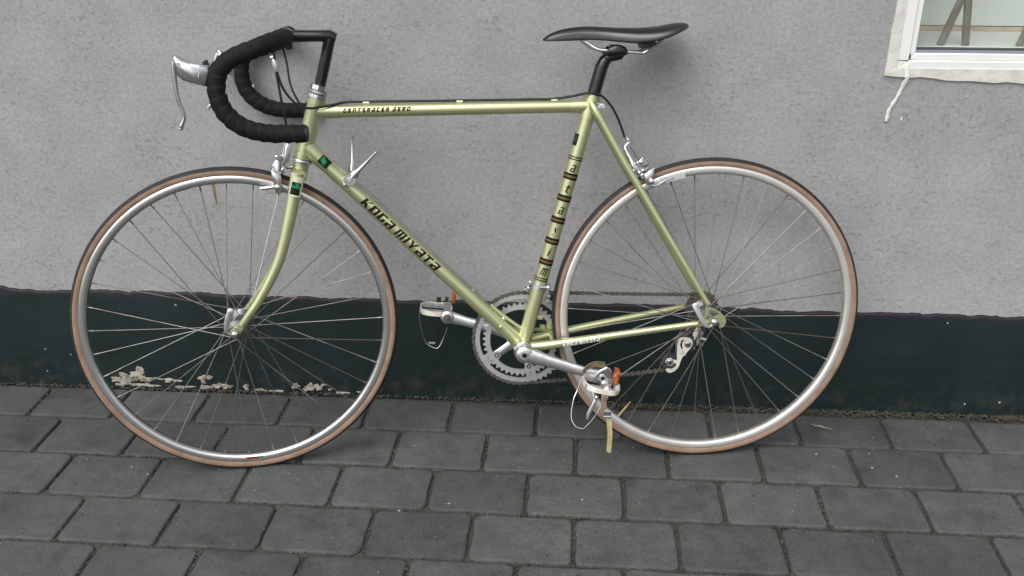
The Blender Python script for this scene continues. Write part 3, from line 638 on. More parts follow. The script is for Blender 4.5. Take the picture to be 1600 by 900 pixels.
def frame_plate(g,outer,hole,y0,y1):
    # ring plate: outer outline joined to a small triangular hole by nearest-vertex strips
    import bmesh
    bm=bmesh.new(); 
    ov=[bm.verts.new((x,y0,z)) for x,z in outer]; hv=[bm.verts.new((x,y0,z)) for x,z in hole]
    ed=[bm.edges.new((ov[i],ov[(i+1)%len(ov)])) for i in range(len(ov))]+[bm.edges.new((hv[i],hv[(i+1)%len(hv)])) for i in range(len(hv))]
    bmesh.ops.triangle_fill(bm,use_beauty=True,edges=ed)
    ext=bmesh.ops.extrude_face_region(bm,geom=bm.faces[:]); 
    bmesh.ops.translate(bm,verts=[e for e in ext['geom'] if isinstance(e,bmesh.types.BMVert)],vec=(0,y1-y0,0))
    bm.verts.index_update(); b=len(g.v); g.v+=[tuple(v.co) for v in bm.verts]
    for f in bm.faces: g.face([b+v.index for v in f.verts])
    bm.free()
for sy in (-1,1):
    g=G(); ya,yb=(-.0655,-.0605) if sy<0 else (.0605,.0655); frame_plate(g,drop,hole,ya,yb)
    if sy>0: g.prism([(.002,.322),(.018,.322),(.012,.300),(.004,.296),(-.003,.302)],.0605,.0655)
    g.obj('dropout','paint',bike,smooth=20)

# --- fork (turned with the bars)
fork=empty('fork',bike,FM)
g=G(); g.tube([HT(.640)+V((0,0,0)),HT(.6745)],.0168,20); g.tube([HT(.652)-V((0,.034,0)),HT(.652)+V((0,.034,0))],.0150,16,rb=.0125); g.obj('fork_crown','paint',fork)
for sy in (-1,1):
    pp=[(-.8515,sy*.0310,.6560),(-.8575,sy*.0335,.6290),(-.8635,sy*.0360,.6060),(-.8785,sy*.0405,.5480),(-.8975,sy*.0440,.4880),(-.9195,sy*.0465,.4430),(-.9475,sy*.0490,.3975),(-.9735,sy*.0505,.3635),(-.9850,sy*.0512,.3480)]
    q=smooth_path(pp,4); n=len(q)
    g=G(); g.tube(q,[.0098-.0042*(i/(n-1))**1.3 for i in range(n)],16,up=(0,1,0),rb=[.0142-.0076*(i/(n-1))**1.15 for i in range(n)]); fb=g.obj('fork_blade','paint',fork)
    g=G(); g.prism([(-.9830,.3560),(-.9905,.3520),(-1.0090,.3370),(-1.0085,.3260),(-1.0010,.3235),(-.9910,.3260),(-.9830,.3400),(-.9790,.3480)],sy*.0512-.0022,sy*.0512+.0022,.0006); g.obj('fork_end','paint',fb)
    if sy<0:
        P0=V((-.8497,-.031,.6495)); P1=V((-.8600,-.0350,.6130)); 
        g=G(); wrap(g,[RQ(0,-.0130,.041,.0130)],P0,P1,.0130,.0,lift=.0009,div=8); g.obj('emblem_border','decal_pale',fb,smooth=0)
        g=G(); wrap(g,[RQ(.0115,-.0100,.037,.0080)],P0,P1,.0130,.0,lift=.0014,div=8); g.obj('emblem_panel','decal_black',fb,smooth=0)
        g=G(); wrap(g,[((.0135,-.004),(.0235,.002),(.0245,.0075),(.0135,.004)),((.0185,-.0085),(.0225,-.0085),(.0235,.002),(.0195,.002))],P0,P1,.0130,.0,lift=.0018,div=6); g.obj('emblem_mark','decal_green',fb,smooth=0)
# --- headset
hs_=empty('headset',bike)
g=G(); g.lathe([(.0150,0),(.0205,.001),(.0212,.006),(.0205,.0075)],HT(.6725),HX,28); g.obj('lower_cup','chrome',hs_)
g=G(); g.lathe([(.0170,0),(.0208,.001),(.0208,.0075),(.0178,.0085)],HT(.8005),HX,28); g.obj('upper_cup','chrome',hs_)
g=G(); g.lathe([(.0150,0),(.0172,.0005),(.0172,.006),(.0150,.0065)],HT(.8095),HX,20); g.obj('locknut_washer','dull',hs_)
g=G(); g.lathe([(.0150,0),(.0178,.0008),(.0178,.0098),(.0140,.0108)],HT(.8160),HX,8); g.obj('locknut','chrome',hs_,smooth=20)

# --- stem and handlebar
stem=empty('stem',bike,FM)
corner=V((-.7715,0,.9195)); quill=HT(.8235)
g=G(); g.tube([quill,quill+(corner-quill)*.90,corner],[.0112,.0112,.0118],20); g.obj('quill','black_metal',stem)
g=G(); pp=[V((-.8440,0,.9200)),V((-.80,0,.9200)),V((-.7735,0,.9195)),V((-.7610,0,.9150))]
g.tube(pp,[.0115,.0112,.0122,.0105],20,up=(0,1,0),rb=[.0120,.0110,.0122,.0095]); g.obj('extension','black_metal',stem)
g=G(); g.lathe([(.0140,-.021),(.0162,-.019),(.0162,.019),(.0140,.021)],(-.8565,0,.9195),(0,1,0),24); g.obj('clamp','black_metal',stem)
g=G(); g.box((-.8520,0,.9010),(.012,.014,.012)); g.lathe([(.0042,-.012),(.0042,.012)],(-.8510,0,.8990),(0,1,0),8); g.obj('clamp_bolt','rubber_cap',stem)
bar=empty('handlebar',bike,FM)
half=[(-.8565,0,.9195),(-.8565,.045,.9195),(-.8575,.095,.9193),(-.8620,.135,.9180),(-.8735,.163,.9145),(-.8900,.1785,.9090),(-.9110,.1860,.9020),(-.9345,.1895,.8925),(-.9515,.190,.8817),(-.9640,.190,.8665),(-.9692,.190,.8456),(-.9680,.190,.8233),(-.9620,.190,.8030),(-.9486,.190,.7849),(-.9302,.190,.7710),(-.9111,.190,.7632),(-.8812,.190,.7574),(-.8512,.190,.7565),(-.8212,.190,.7557)]
g=G(); cpath=[V((-.8565,y,.9195)) for y in (-.05,-.03,0,.03,.05)]; g.tube(cpath,[.0122,.0128,.0130,.0128,.0122],18); g.obj('center_sleeve','black_metal',bar)
for sy in (-1,1):
    P=smooth_path([(x,sy*y*(.957 if sy>0 else 1),z) for x,y,z in half],14)
    # start of the tape about 27 mm from the middle
    k=next(i for i,p in enumerate(P) if abs(p.y)>.026); P=P[k:]
    # resample evenly
    L=[0]
    for i in range(1,len(P)): L.append(L[-1]+(P[i]-P[i-1]).length)
    step=.0021; Q=[]; j=0; n=int(L[-1]/step)
    for i in range(n+1):
        d=L[-1]*i/n
        while j<len(L)-2 and L[j+1]<d: j+=1
        t=(d-L[j])/(L[j+1]-L[j]); Q.append(P[j]+(P[j+1]-P[j])*t)
    pitch=.0195
    def wrapfn(i,a,sy=sy):
        s=(i*step/pitch+sy*a/(2*math.pi))%1.0
        e=min(1,s/.12)                     # steep edge of the overlap, then a long fall
        return 0.945+0.115*(e*(1-s)**0.8)+0.012*math.sin(i*.71+3*a)*math.sin(i*.17)
    rad=[.0152+.0012*min(1,i*step/.05) for i in range(n+1)]
    g=G(); g.tube(Q,rad,28,fn=wrapfn); g.obj('bar_tape','tape',bar,smooth=60)
    e=Q[-1]; g=G(); g.lathe([(.0150,-.002),(.0158,.0005),(.0152,.0040),(.0110,.0062)],e,(1,0,0),20); g.obj('end_plug','rubber_cap',bar)
# --- brake levers
body=[(-.9790,.8800),(-.9760,.8690),(-.9850,.8435),(-1.0020,.8475),(-1.0245,.8550),(-1.0325,.8630),(-1.0355,.8780),(-1.0392,.8905),(-1.0352,.8985),(-1.0297,.8972),(-1.0230,.8920),(-1.0130,.8868),(-.9960,.8835)]
blade=[(-1.0330,.8960),(-1.0375,.8830),(-1.0385,.8660),(-1.0382,.8480),(-1.0372,.8269),(-1.0340,.8120),(-1.0303,.8000),(-1.0290,.7905),(-1.0322,.7820),(-1.0352,.7760),(-1.0375,.7700)]
for sy in (-1,1):
    yc=-.190 if sy<0 else .182
    if sy<0: mx=M.Identity(4)
    else: mx=M.Translation(V((-.9560,0,.8310)))@M.Rotation(R(14),4,'Y')@M.Translation(V((.9680,0,-.8540)))
    lv=empty('brake_lever',bike,FM@mx)
    g=G(); n=len(body)
    g.prism(body,yc-.0100,yc+.0100,.0052); lb=g.obj('lever_body','alloy',lv,smooth=62)
    g=G(); g.prism([(-.9935,.8790),(-.9915,.8790),(-.9958,.8600),(-.9978,.8600)],yc-.0104,yc-.0090,.0002); g.prism([(-.9915,.8790),(-.9830,.8800),(-.9830,.8790),(-.9915,.8780)],yc-.0104,yc-.0090,.0002); g.obj('hood_seam','chrome',lv)
    q=smooth_path([(x,yc,z) for x,z in blade],4); m_=len(q)
    g=G(); g.tube(q,[.0062-.0012*(i/m_) if i<m_-3 else .0040 for i in range(m_)],12,up=(0,1,0),rb=[.0038+ .0006*math.sin(i*.2) for i in range(m_)]); g.sph(q[-1],.0034,8); g.obj('lever_blade','alloy',lv)
    g=G(); g.lathe([(.0035,-.0112),(.0035,.0112)],(-1.0280,yc,.8830),(0,1,0),10); g.obj('pivot_pin','dull',lv)
    g=G(); g.tube([(-.9800,yc,.8880),(-.9850,yc,.8845),(-.9790,yc,.8790)],[.002,.0055,.004],8); g.obj('hood_remnant','rubber_cap',lv)
    g=G(); g.sph((-.9545,yc,.8330),.0052,10,(.7,1,1.6)); g.obj('clamp_end','cream',lv)

# --- brake cables
cab=empty('brake_cable_set',bike)
fm=lambda p:FM@V(p)
g=G(); pp=[fm((-.8680,-.030,.9080)),fm((-.8790,-.034,.8950)),fm((-.8795,-.034,.8860)),fm((-.8770,-.034,.8640)),fm((-.8755,-.033,.8520)),fm((-.8665,-.032,.8220)),fm((-.8462,-.031,.7940)),(-.8240,-.0285,.7835),(-.8030,-.0235,.7832),(-.7800,-.014,.7862),(-.7490,-.002,.7915),(-.7083,0,.7920),(-.5703,0,.7918),(-.39,0,.7922),(-.3346,0,.7925),(-.2960,-.004,.7975),(-.2655,-.016,.8040),(-.2425,-.018,.8020),(-.2184,-.012,.7810),(-.1999,-.008,.7495),(-.1860,-.004,.7140)]
g.tube(smooth_path(pp,6),.0025,10); g.obj('rear_cable','cable',cab)
g=G(); pp=[fm((-.8690,-.026,.9080)),fm((-.8800,-.030,.8930)),fm((-.8790,-.030,.8640)),fm((-.8725,-.030,.8022)),fm((-.8667,-.028,.7523)),fm((-.8640,-.020,.7160))]
g.tube(smooth_path(pp,6),.0025,10); g.obj('front_cable','cable',cab)
g=G(); a=V(fm((-.8805,-.032,.8800))); b=V(fm((-.8760,-.032,.8550))); g.tube([a,a+(b-a)*.15,b-(b-a)*.1,b],[.0035,.0052,.0052,.0035],10); g.tube([a+V((-.006,0,.002)),a+V((.002,0,.004))],.003,8); g.obj('cable_ferrule','satin',cab)
g=G(); pp=[fm((-.8700,.035,.9080)),fm((-.8640,.060,.8700)),fm((-.8560,.030,.8200)),fm((-.8330,.022,.7700)),fm((-.8300,.02,.7560))]
g.tube(smooth_path(pp,5),.0022,8); g.obj('spare_cable_loop','cable',cab)

# --- front brake
fbk=empty('front_brake',bike,FM)
def bolt(g,p,r,h,ax=(0,-1,0),n=6): g.lathe([(r,0),(r,h*.85),(r*.75,h)],p,ax,n)
g=G(); g.tube([(-.8860,0,.6640),(-.8480,0,.6640)],.0042,12); bolt(g,(-.8885,0,.6640),.0075,.007,(-1,0,0)); g.obj('mounting_bolt','chrome',fbk)
g=G(); g.prism([(-.8735,.7160),(-.8610,.7160),(-.8625,.6893),(-.8675,.6775),(-.8775,.6606),(-.8870,.6560),(-.8850,.6729),(-.8800,.6900)],-.022,-.012,.0030); 
g.prism([(-.8868,.6760),(-.8790,.6740),(-.8800,.6560),(-.8895,.6560)],-.014,.012,.002); g.obj('caliper_arm','alloy',fbk,smooth=50)
g=G(); g.prism([(-.8650,.7090),(-.8690,.7090),(-.8718,.6930),(-.8665,.6915)],-.0232,-.0215,.0005); g.obj('arm_slot','dull',fbk)
g=G(); g.prism([(-.9010,.6740),(-.8915,.6870),(-.8825,.6885),(-.8870,.6590),(-.8800,.6570),(-.8865,.6500),(-.9040,.6640)],-.026,-.016,.0030)
g.prism([(-.9050,.6650),(-.8870,.6590),(-.8835,.6485),(-.8862,.6170),(-.8972,.6150),(-.9015,.6468)],-.032,-.023,.0030); g.obj('caliper_arm','alloy',fbk,smooth=50)
g=G(); g.prism([(-.9010,.6740),(-.8915,.6870),(-.8825,.6885),(-.8870,.6590),(-.8865,.6500),(-.9040,.6640)],.014,.024,.0030)
g.prism([(-.9050,.6650),(-.8870,.6590),(-.8835,.6485),(-.8862,.6170),(-.8972,.6150),(-.9015,.6468)],.023,.032,.0030); g.obj('caliper_arm','alloy',fbk,smooth=50)
for sy in (-1,1):
    g=G(); y=sy*.0205
    g.tube([(-.9268,y*.93,.6262),(-.9140,y,.6270),(-.9020,y,.6285),(-.8960,y,.6320)],.0042,10); bolt(g,(-.8925,sy*.030,.6290),.006,.006,(0,sy,0)); ph=g.obj('pad_holder','chrome',fbk)
    g=G(); g.box((-.9080,sy*.0138,.6215),(.040,.005,.010)); g.obj('brake_pad','rubber_cap',ph); g=G(); g.box((-.9080,sy*.0182,.6210),(.046,.005,.0125)); g.obj('pad_shoe','dull',ph)
g=G(); bolt(g,(-.8868,-.022,.6870),.0062,.010); g.tube([(-.893,-.020,.6895),(-.886,-.020,.6895)],.003,8); bolt(g,(-.8790,-.020,.6620),.0050,.006); g.obj('cable_nut','chrome',fbk)
g=G(); g.tube([(-.8720,-.022,.7160),(-.8790,-.024,.6900)],.0012,6); g.tube([(-.8640,-.020,.7160),(-.8660,-.02,.7400)],.0030,8); g.obj('adjuster','chrome',fbk)

# --- rear brake
rbk=empty('rear_brake',bike)
g=G(); g.tube([(-.1990,0,.6700),(-.1500,0,.6470)],.0042,12); bolt(g,(-.1500,0,.6470),.0070,.007,(.9,0,-.42)); g.obj('mounting_bolt','chrome',rbk)
g=G(); pp=[V((-.1755,-.006,.7045)),V((-.1855,-.008,.6945)),V((-.1825,-.010,.6850)),V((-.1735,-.012,.6680)),V((-.1690,-.014,.6560))]
g.tube(smooth_path(pp,4),[.0038,.0038,.0036,.0035,.0035,.0037,.004,.0042,.0045,.0050,.0056,.0062,.0068,.0074,.0076,.0078,.0078],10,up=(0,1,0)); 
g.prism([(-.1765,.6660),(-.1640,.6640),(-.1480,.6420),(-.1560,.6360),(-.1700,.6450)],-.016,-.006,.0025); g.obj('caliper_arm','alloy',rbk,smooth=50)
g=G(); bolt(g,(-.1795,-.006,.7085),.0040,.006,(0,-1,0),10); g.tube([(-.1840,-.005,.7150),(-.1770,-.005,.7040)],.0036,10); g.obj('adjuster','chrome',rbk)
g=G(); g.tube([(-.1745,-.004,.6945),(-.1590,-.008,.6715),(-.1440,-.012,.6480)],.0013,6); g.obj('bare_cable','spoke',rbk)
g=G(); g.sph((-.1530,-.018,.6645),.0072,10); bolt(g,(-.1500,-.018,.6360),.0062,.009); g.sph((-.1690,-.016,.6455),.0045,8); g.obj('cable_nut','chrome',rbk)
for sy in (-1,1):
    g=G(); g.prism([(-.1490,.6405),(-.1270,.6555),(-.1285,.6380),(-.1298,.6205),(-.1425,.6175)],sy*.0275-.0035,sy*.0275+.0035,.0018)
    if sy>0: g.prism([(-.1640,.6560),(-.1480,.6400),(-.1290,.6540),(-.1450,.6720)],.010,.022,.0025)
    g.obj('caliper_arm','alloy',rbk,smooth=50)
    g=G(); g.tube(smooth_path([(-.1290,sy*.0225,.6165),(-.1240,sy*.0225,.6155),(-.1155,sy*.0215,.6185),(-.1030,sy*.0205,.6260),(-.0860,sy*.0195,.6320)],4),.0030,10); bolt(g,(-.1330,sy*.031,.6260),.0058,.005,(0,sy,0)); ph=g.obj('pad_holder','chrome',rbk)
    g=G(); g.box((-.0850,sy*.0138,.6305),(.042,.005,.009),M.Rotation(R(-12),3,'Y')); g.obj('brake_pad','rubber_cap',ph); g=G(); g.box((-.0850,sy*.0185,.6312),(.050,.005,.0115),M.Rotation(R(-12),3,'Y')); g.obj('pad_shoe','satin',ph)

# --- shift levers on the down tube
sh=empty('shift_levers',bike)
c=DT0+dd*((V((-.7355,0,.6500))-DT0).dot(dd)); nn=V((-dd.z,0,dd.x)); nn=nn if nn.z>0 else -nn; c=c+nn*.0145
g=G(); g.box(c-nn*.010,(.016,.040,.012),M.Rotation(R(41),3,'Y')); g.obj('lever_boss','dull',sh)
for sy,tip,w in ((-1,V((-.6895,-.026,.6950)),1),(1,V((-.7420,.026,.7220)),0)):
    g=G(); cc=c+V((0,sy*.022,0)); g.lathe([(.0120,-.0045),(.0128,-.003),(.0128,.003),(.0120,.0045)],cc,(0,1,0),20); lvv=g.obj('lever_drum','chrome',sh)
    g=G(); g.lathe([(.0060,0),(.0060,.003),(.0045,.0045)],cc+V((0,sy*.0045,0)),(0,sy,0),14); g.obj('lever_screw','alloy',lvv)
    t=(tip-cc).normalized(); g=G(); a0=cc-t*(.014 if sy<0 else 0)
    g.tube([a0,cc+t*.012,cc+t*.03,tip-t*.006,tip],[.0040,.0048,.0030,.0030,.0040],10,up=(0,1,0),rb=[.006,.0085,.0042,.0030,.0038]); g.sph(a0,.0045,8); g.obj('lever_arm','chrome',sh)
for sy in (-1,1):
    g=G(); pp=[c+V((0,sy*.018,0))-nn*.002,c+dd*.05+V((0,sy*.012,0))+nn*.002,DT0+dd*(.40)+nn*.0155+V((0,sy*.008,0)),DT0+dd*.505+nn*.016+V((0,sy*.008,0))]; g.tube(pp,.0008,5); g.obj('gear_cable','spoke',sh)
g=G(); pp=[DT0+dd*.505+nn*.0165+V((0,.006,0)),DT0+dd*.535+nn*.0175+V((0,.004,0)),V((-.392,.0,.3020)),V((-.378,.010,.3000)),V((-.350,.030,.2950)),V((-.3300,.034,.2965))]; g.tube(smooth_path(pp,5),.0042,8); g.obj('cable_tunnel','paint',sh)
g=G(); g.box((-.352,.030,.298),(.012,.010,.012)); g.box((-.338,.033,.300),(.010,.006,.014)); g.obj('cable_clip','paint',sh)

# --- saddle and seatpost
sp=empty('seatpost',bike)
g=G(); g.tube([STL(.770),STL(.8530),STL(.8660)+V((.003,0,0)),V((-.2190,0,.8760)),V((-.2050,0,.8765))],[.0136,.0134,.0126,.0110,.0085],20,up=(0,1,0)); g.obj('post','black_metal',sp)
g=G(); g.prism([(-.2340,.8630),(-.2330,.8750),(-.2260,.8830),(-.1900,.8830),(-.1905,.8760),(-.1960,.8690),(-.2060,.8665),(-.2200,.8640)],-.012,.012,.004); g.obj('clamp_head','black_metal',sp,smooth=50)
g=G(); g.prism([(-.2310,.8800),(-.2260,.8770),(-.1930,.8765),(-.1870,.8800),(-.1868,.8850),(-.1920,.8930),(-.2020,.8975),(-.2130,.8975),(-.2230,.8930),(-.2310,.8850)],-.0285,-.0165,.0025); g.prism([(-.2310,.8800),(-.2260,.8770),(-.1930,.8765),(-.1870,.8800),(-.1868,.8850),(-.1920,.8930),(-.2020,.8975),(-.2130,.8975),(-.2230,.8930),(-.2310,.8850)],.0165,.0285,.0025)
g.prism([(-.2230,.8810),(-.1950,.8810),(-.1960,.8960),(-.2200,.8960)],-.017,.017,.002); g.obj('rail_clamp','black_metal',sp,smooth=50)
sad=empty('saddle',bike)
prof=[(-.3545,.004,.9090,.9065),(-.3500,.0125,.9130,.9050),(-.3420,.0165,.9185,.9042),(-.3240,.0195,.9265,.9038),(-.3042,.0210,.9305,.9036),(-.2850,.0220,.9325,.9040),(-.2683,.0235,.9335,.9048),(-.2450,.0265,.9325,.9044),(-.2243,.0310,.9312,.9026),(-.2000,.0390,.9300,.8995),(-.1764,.0490,.9295,.8970),(-.1550,.0580,.9300,.8985),(-.1350,.0640,.9312,.9020),(-.1150,.0665,.9335,.9075),(-.0950,.0640,.9372,.9160),(-.0800,.0545,.9390,.9235),(-.0700,.0390,.9375,.9280),(-.0655,.0180,.9350,.9305)]
g=G(); rings=[]; NS=18
pr=[V(p) if 0 else p for p in prof]
for (x,w,zt,zb) in pr:
    q=[]
    for j in range(NS+1):
        t=math.pi*j/NS; cx=math.cos(t); y=-w*math.copysign(abs(cx)**.72,cx); z=zb+(zt-zb)*(max(0,math.sin(t))**.62)
        q.append((x,y,z))
    for j in range(1,8):    # underside, hollow
        f=j/8; y=w*(1-2*f)*.94; q.append((x,y,zb+(zt-zb)*(.05+.35*math.sin(math.pi*f))))
    rings.append(g.ring(q))
for i in range(len(rings)-1):
    a_,b__=rings[i],rings[i+1]; n_=len(a_)
    for k_ in range(n_):
        g.cur=1 if (k_<3 or NS-3<=k_<NS) else 0; g.face((a_[k_],a_[(k_+1)%n_],b__[(k_+1)%n_],b__[k_]))
g.cur=0; g.face(rings[0][::-1]); g.face(rings[-1])
so=g.obj('saddle_cover',['saddle','saddle_shell'],sad,smooth=70)
sub=so.modifiers.new('smooth','SUBSURF'); sub.levels=1; sub.render_levels=2
g=G()
for i in range(11): g.prism([(-.3165+i*.0034,.9105+.0002*i),(-.3145+i*.0034,.9105+.0002*i),(-.3135+i*.0034,.9135+.0002*i),(-.3155+i*.0034,.9135+.0002*i)],-.0222-.00007*i,-.0205,.0001)
g.obj('worn_print','saddle_grey',sad,smooth=0)
for sy in (-1,1):
    g=G(); pp=[(-.2850,sy*.012,.9130),(-.2768,sy*.016,.9080),(-.2600,sy*.019,.8965),(-.2508,sy*.021,.8910),(-.2388,sy*.022,.8875),(-.2030,sy*.022,.8850),(-.1620,sy*.024,.8815),(-.1511,sy*.026,.8835),(-.1315,sy*.034,.8970),(-.1200,sy*.038,.9080)]
    g.tube(smooth_path(pp,4),.0036,10); g.obj('rail','alloy',sad)
g=G(); g.box((-.145,0,.8985),(.022,.080,.010),M.Rotation(R(-25),3,'Y')); g.obj('rail_bridge','rubber_cap',sad)

# --- wheels
def wheel(name,c,phase,hubw,valve_deg,matrix,rear=False):
    w=empty(name,bike,matrix); c=V(c)
    g=G(); n=120; k=16
    rs=[]
    for j in range(k):
        a=2*math.pi*j/k; rs.append(g.ring([c+V((math.cos(2*math.pi*i/n)*(RC+.0112*math.cos(a)),.0112*math.sin(a),math.sin(2*math.pi*i/n)*(RC+.0112*math.cos(a)))) for i in range(n)]))
    for j in range(k):
        am=(j+.5)*2*math.pi/k; am=min(am,2*math.pi-am); g.cur=0 if am<R(60) else 1
        g.bridge(rs[j],rs[(j+1)%k])
    g.obj('tyre',['rubber','tan'],w,smooth=60)
    g=G(); g.lathe([(.3182,-.0070),(.3180,-.0084),(.3168,-.0097),(.3148,-.0104),(.3120,-.0106),(.3070,-.0104),(.3042,-.0096),(.3020,-.0074),(.3008,-.0038),(.3005,0),(.3008,.0038),(.3020,.0074),(.3042,.0096),(.3070,.0104),(.3120,.0106),(.3148,.0104),(.3168,.0097),(.3180,.0084),(.3182,.0070),(.3140,0)],c,(0,1,0),120,closed=True); g.obj('rim','rim_rear' if rear else 'rim',w,smooth=40)
    hl,hr=(-.0350,.0350) if not rear else (-.0350,.0220)
    g=G(); prof=[(.006,-hubw*.86),(.0085,-hubw*.84),(.0080,hl-.010),(.0110,hl-.006),(.0205,hl-.0025),(.0212,hl-.0015),(.0212,hl+.0012),(.0195,hl+.0022),(.0120,hl+.0075),(.0092,hl+.014),(.0092,hr-.014),(.0120,hr-.0075),(.0215,hr-.0022),(.0232,hr-.0012),(.0232,hr+.0015),(.0225,hr+.0025),(.0130,hr+.006),(.0085,hr+.010),(.0085,hubw*.84),(.006,hubw*.86)]
    g.lathe(prof,c,(0,1,0),32); hb=g.obj('hub','hub_alloy',w,smooth=30)
    # spokes: eighteen a side, laced three-cross
    for side in (0,1):
        y=hl if side==0 else hr
        for i in range(18):
            a=R(phase+20*i+10*side); d=1 if i%2==0 else -1; b=a+d*R(60)
            h=c+V((math.cos(a)*.0200,y+(.0022 if d>0 else -.0022),math.sin(a)*.0200)); e=c+V((math.cos(b)*.3030,0.0,math.sin(b)*.3030))
            e2=h+(e-h)*.955
            g=G(); g.tube([h,h+(e2-h)*.5,e2,e2+(e-e2)*.02,e],[.00090,.00086,.00086,.0016,.0016],6,cap=True); g.obj('spoke','chrome' if (not rear and d>0 and 64<math.degrees(b)%360<82) else 'rust' if random.random()<(.22 if not rear else .36) else 'spoke',w)  # chrome beside the fork puts a bright glint into the spoke's material
    va=R(valve_deg); vd=V((math.cos(va),0,math.sin(va))); g=G(); g.tube([c+vd*.303,c+vd*.285,c+vd*.272,c+vd*.266,c+vd*.258],[.0030,.0030,.0026,.0015,.0015],10); g.obj('valve','brass',w)
    return w,hb
FC=(-.9981,0,RR)
fw,fh=wheel('front_wheel',FC,9.5,.052,94.5,FM)
# labels on the rim and tyre
def rim_label(parent,c,deg,span,r0,r1,y,m,name,out=.0004):
    g=G(); c=V(c); k=8; pv=None
    for i in range(k+1):
        a=R(deg-span/2+span*i/k); d=V((math.cos(a),0,math.sin(a))); cur=g.ring([c+d*r0+V((0,y-out,0)),c+d*r1+V((0,y-out,0))])
        if pv: g.face((pv[0],pv[1],cur[1],cur[0]))
        pv=cur
    return g.obj(name,m,parent,smooth=0)
rim_label(fw,FC,270.8,5.0,.3055,.3105,-.0104,'red','rim_label'); rim_label(fw,FC,274.3,1.6,.3055,.3105,-.0104,'decal_green','rim_label')
g=G(); c=V(FC); pvv=None
for i in range(11):
    a=R(54+9*i/10); d=V((math.cos(a),0,math.sin(a))); q=[]
    for th in (228,240,252,264): t=R(th); q.append(c+d*(RC+.0115*math.cos(t))+V((0,.0115*math.sin(t),0)))
    cur=g.ring(q)
    if pvv:
        for j in range(3): g.face((pvv[j],pvv[j+1],cur[j+1],cur[j]))
    pvv=cur
g.obj('tyre_label','gold',fw,smooth=60)
def skewer(parent,c,y,lever,nut_r=.0085):
    c=V(c)
    g=G(); g.lathe([(nut_r,0),(nut_r*1.05,-.006),(nut_r*.8,-.012),(nut_r*.35,-.014)],c+V((0,y,0)),(0,1,0),16); g.obj('quick_release_nut','chrome',parent)
    g=G(); q=smooth_path(lever,5); n=len(q); g.tube(q,[.0030]*n,14,up=(0,1,0),rb=[.0029+.0043*min(1,max(0,i/(n-1)-.35)/.40)**.8 for i in range(n)]); g.sph(q[-1],.0072,12,(1,.42,1)); g.obj('quick_release_lever','satin',parent)
skewer(fw,FC,-.0575,[(-1.0000,-.066,.3345),(-1.0110,-.072,.3400),(-1.0120,-.076,.3530),(-1.0065,-.078,.3720),(-1.0005,-.077,.3880)])
g=G(); g.lathe([(.0088,0),(.0088,.010),(.006,.013)],V(FC)+V((0,.0535,0)),(0,1,0),14); g.obj('skewer_end','chrome',fw)
RCN=(0,0,RR)
rw,rh=wheel('rear_wheel',RCN,7,.060,232,M.Identity(4),True)
skewer(rw,RCN,-.0665,[(.0000,-.071,.3330),(-.0090,-.078,.3270),(-.0190,-.082,.3290),(-.0290,-.084,.3440),(-.0390,-.084,.3640),(-.0440,-.083,.3735)])
g=G(); g.lathe([(.0088,0),(.0088,.010),(.006,.013)],V(RCN)+V((0,.067,0)),(0,1,0),14); g.obj('skewer_end','chrome',rw)
# freewheel
def gear(g,c,teeth,r_in,y0,y1,pitch_r,depth=.0052,phase=0.0):
    c=V(c); n=teeth*4; o0=[];o1=[];i0=[];i1=[]
    for i in range(n):
        a=phase+2*math.pi*i/n; k=i%4; r=pitch_r+(depth*.45 if k in (1,2) else -depth*.55); d=V((math.cos(a),0,math.sin(a)))
        if k==1: d=V((math.cos(a+.25*2*math.pi/n),0,math.sin(a+.25*2*math.pi/n)))
        if k==2: d=V((math.cos(a-.25*2*math.pi/n),0,math.sin(a-.25*2*math.pi/n)))
        e=V((math.cos(a),0,math.sin(a)))
        o0.append(c+d*r+V((0,y0,0))); o1.append(c+d*r+V((0,y1,0))); i0.append(c+e*r_in+V((0,y0,0))); i1.append(c+e*r_in+V((0,y1,0)))
    a,b,e,f=g.ring(o0),g.ring(o1),g.ring(i0),g.ring(i1)
    g.bridge(a,b); g.bridge(b,f); g.bridge(f,e); g.bridge(e,a)
fwl=empty('freewheel',bike)
for i,t in enumerate((18,17,16,15,14,13)):
    g=G(); gear(g,RCN,t,.014,.0285+.0050*i,.0303+.0050*i,t*.0127/(2*math.pi)); g.obj('sprocket','chain',fwl,smooth=20)
g=G(); g.lathe([(.017,.026),(.017,.058)],RCN,(0,1,0),20); g.obj('freewheel_body','dull',fwl)

# --- cranks, chainrings, chain
ck=empty('crankset',bike)
CA=R(-16.9); FA=R(164.6)
arms=[R(284.5+72*k) for k in range(5)]
def arm_dir(a): return V((math.cos(a),0,math.sin(a)))
g=G(); gear(g,BB,52,.0915,.0430,.0462,.1050,phase=.02)
for a in arms:
    d=arm_dir(a); t=V((-d.z,0,d.x)); P=[(.0590,.007),(.0930,.013),(.0930,-.013),(.0590,-.007)]
    m=M.Translation(BB+V((0,.0444,0)))@M(((d.x,0,t.x,0),(0,1,0,0),(d.z,0,t.z,0),(0,0,0,1)))
    g.prism(P,-.0012,.0012,.0004,m)
g.obj('outer_chainring','ring_alloy',ck,smooth=20)
g=G(); gear(g,BB,42,.0690,.0355,.0385,.0825,depth=.0060,phase=.05)
for a in arms:
    d=arm_dir(a); t=V((-d.z,0,d.x)); P=[(.0580,.007),(.0710,.012),(.0710,-.012),(.0580,-.007)]
    m=M.Translation(BB+V((0,.0370,0)))@M(((d.x,0,t.x,0),(0,1,0,0),(d.z,0,t.z,0),(0,0,0,1)))
    g.prism(P,-.0012,.0012,.0004,m)
g.obj('inner_chainring','ring_alloy',ck,smooth=20)
g=G()
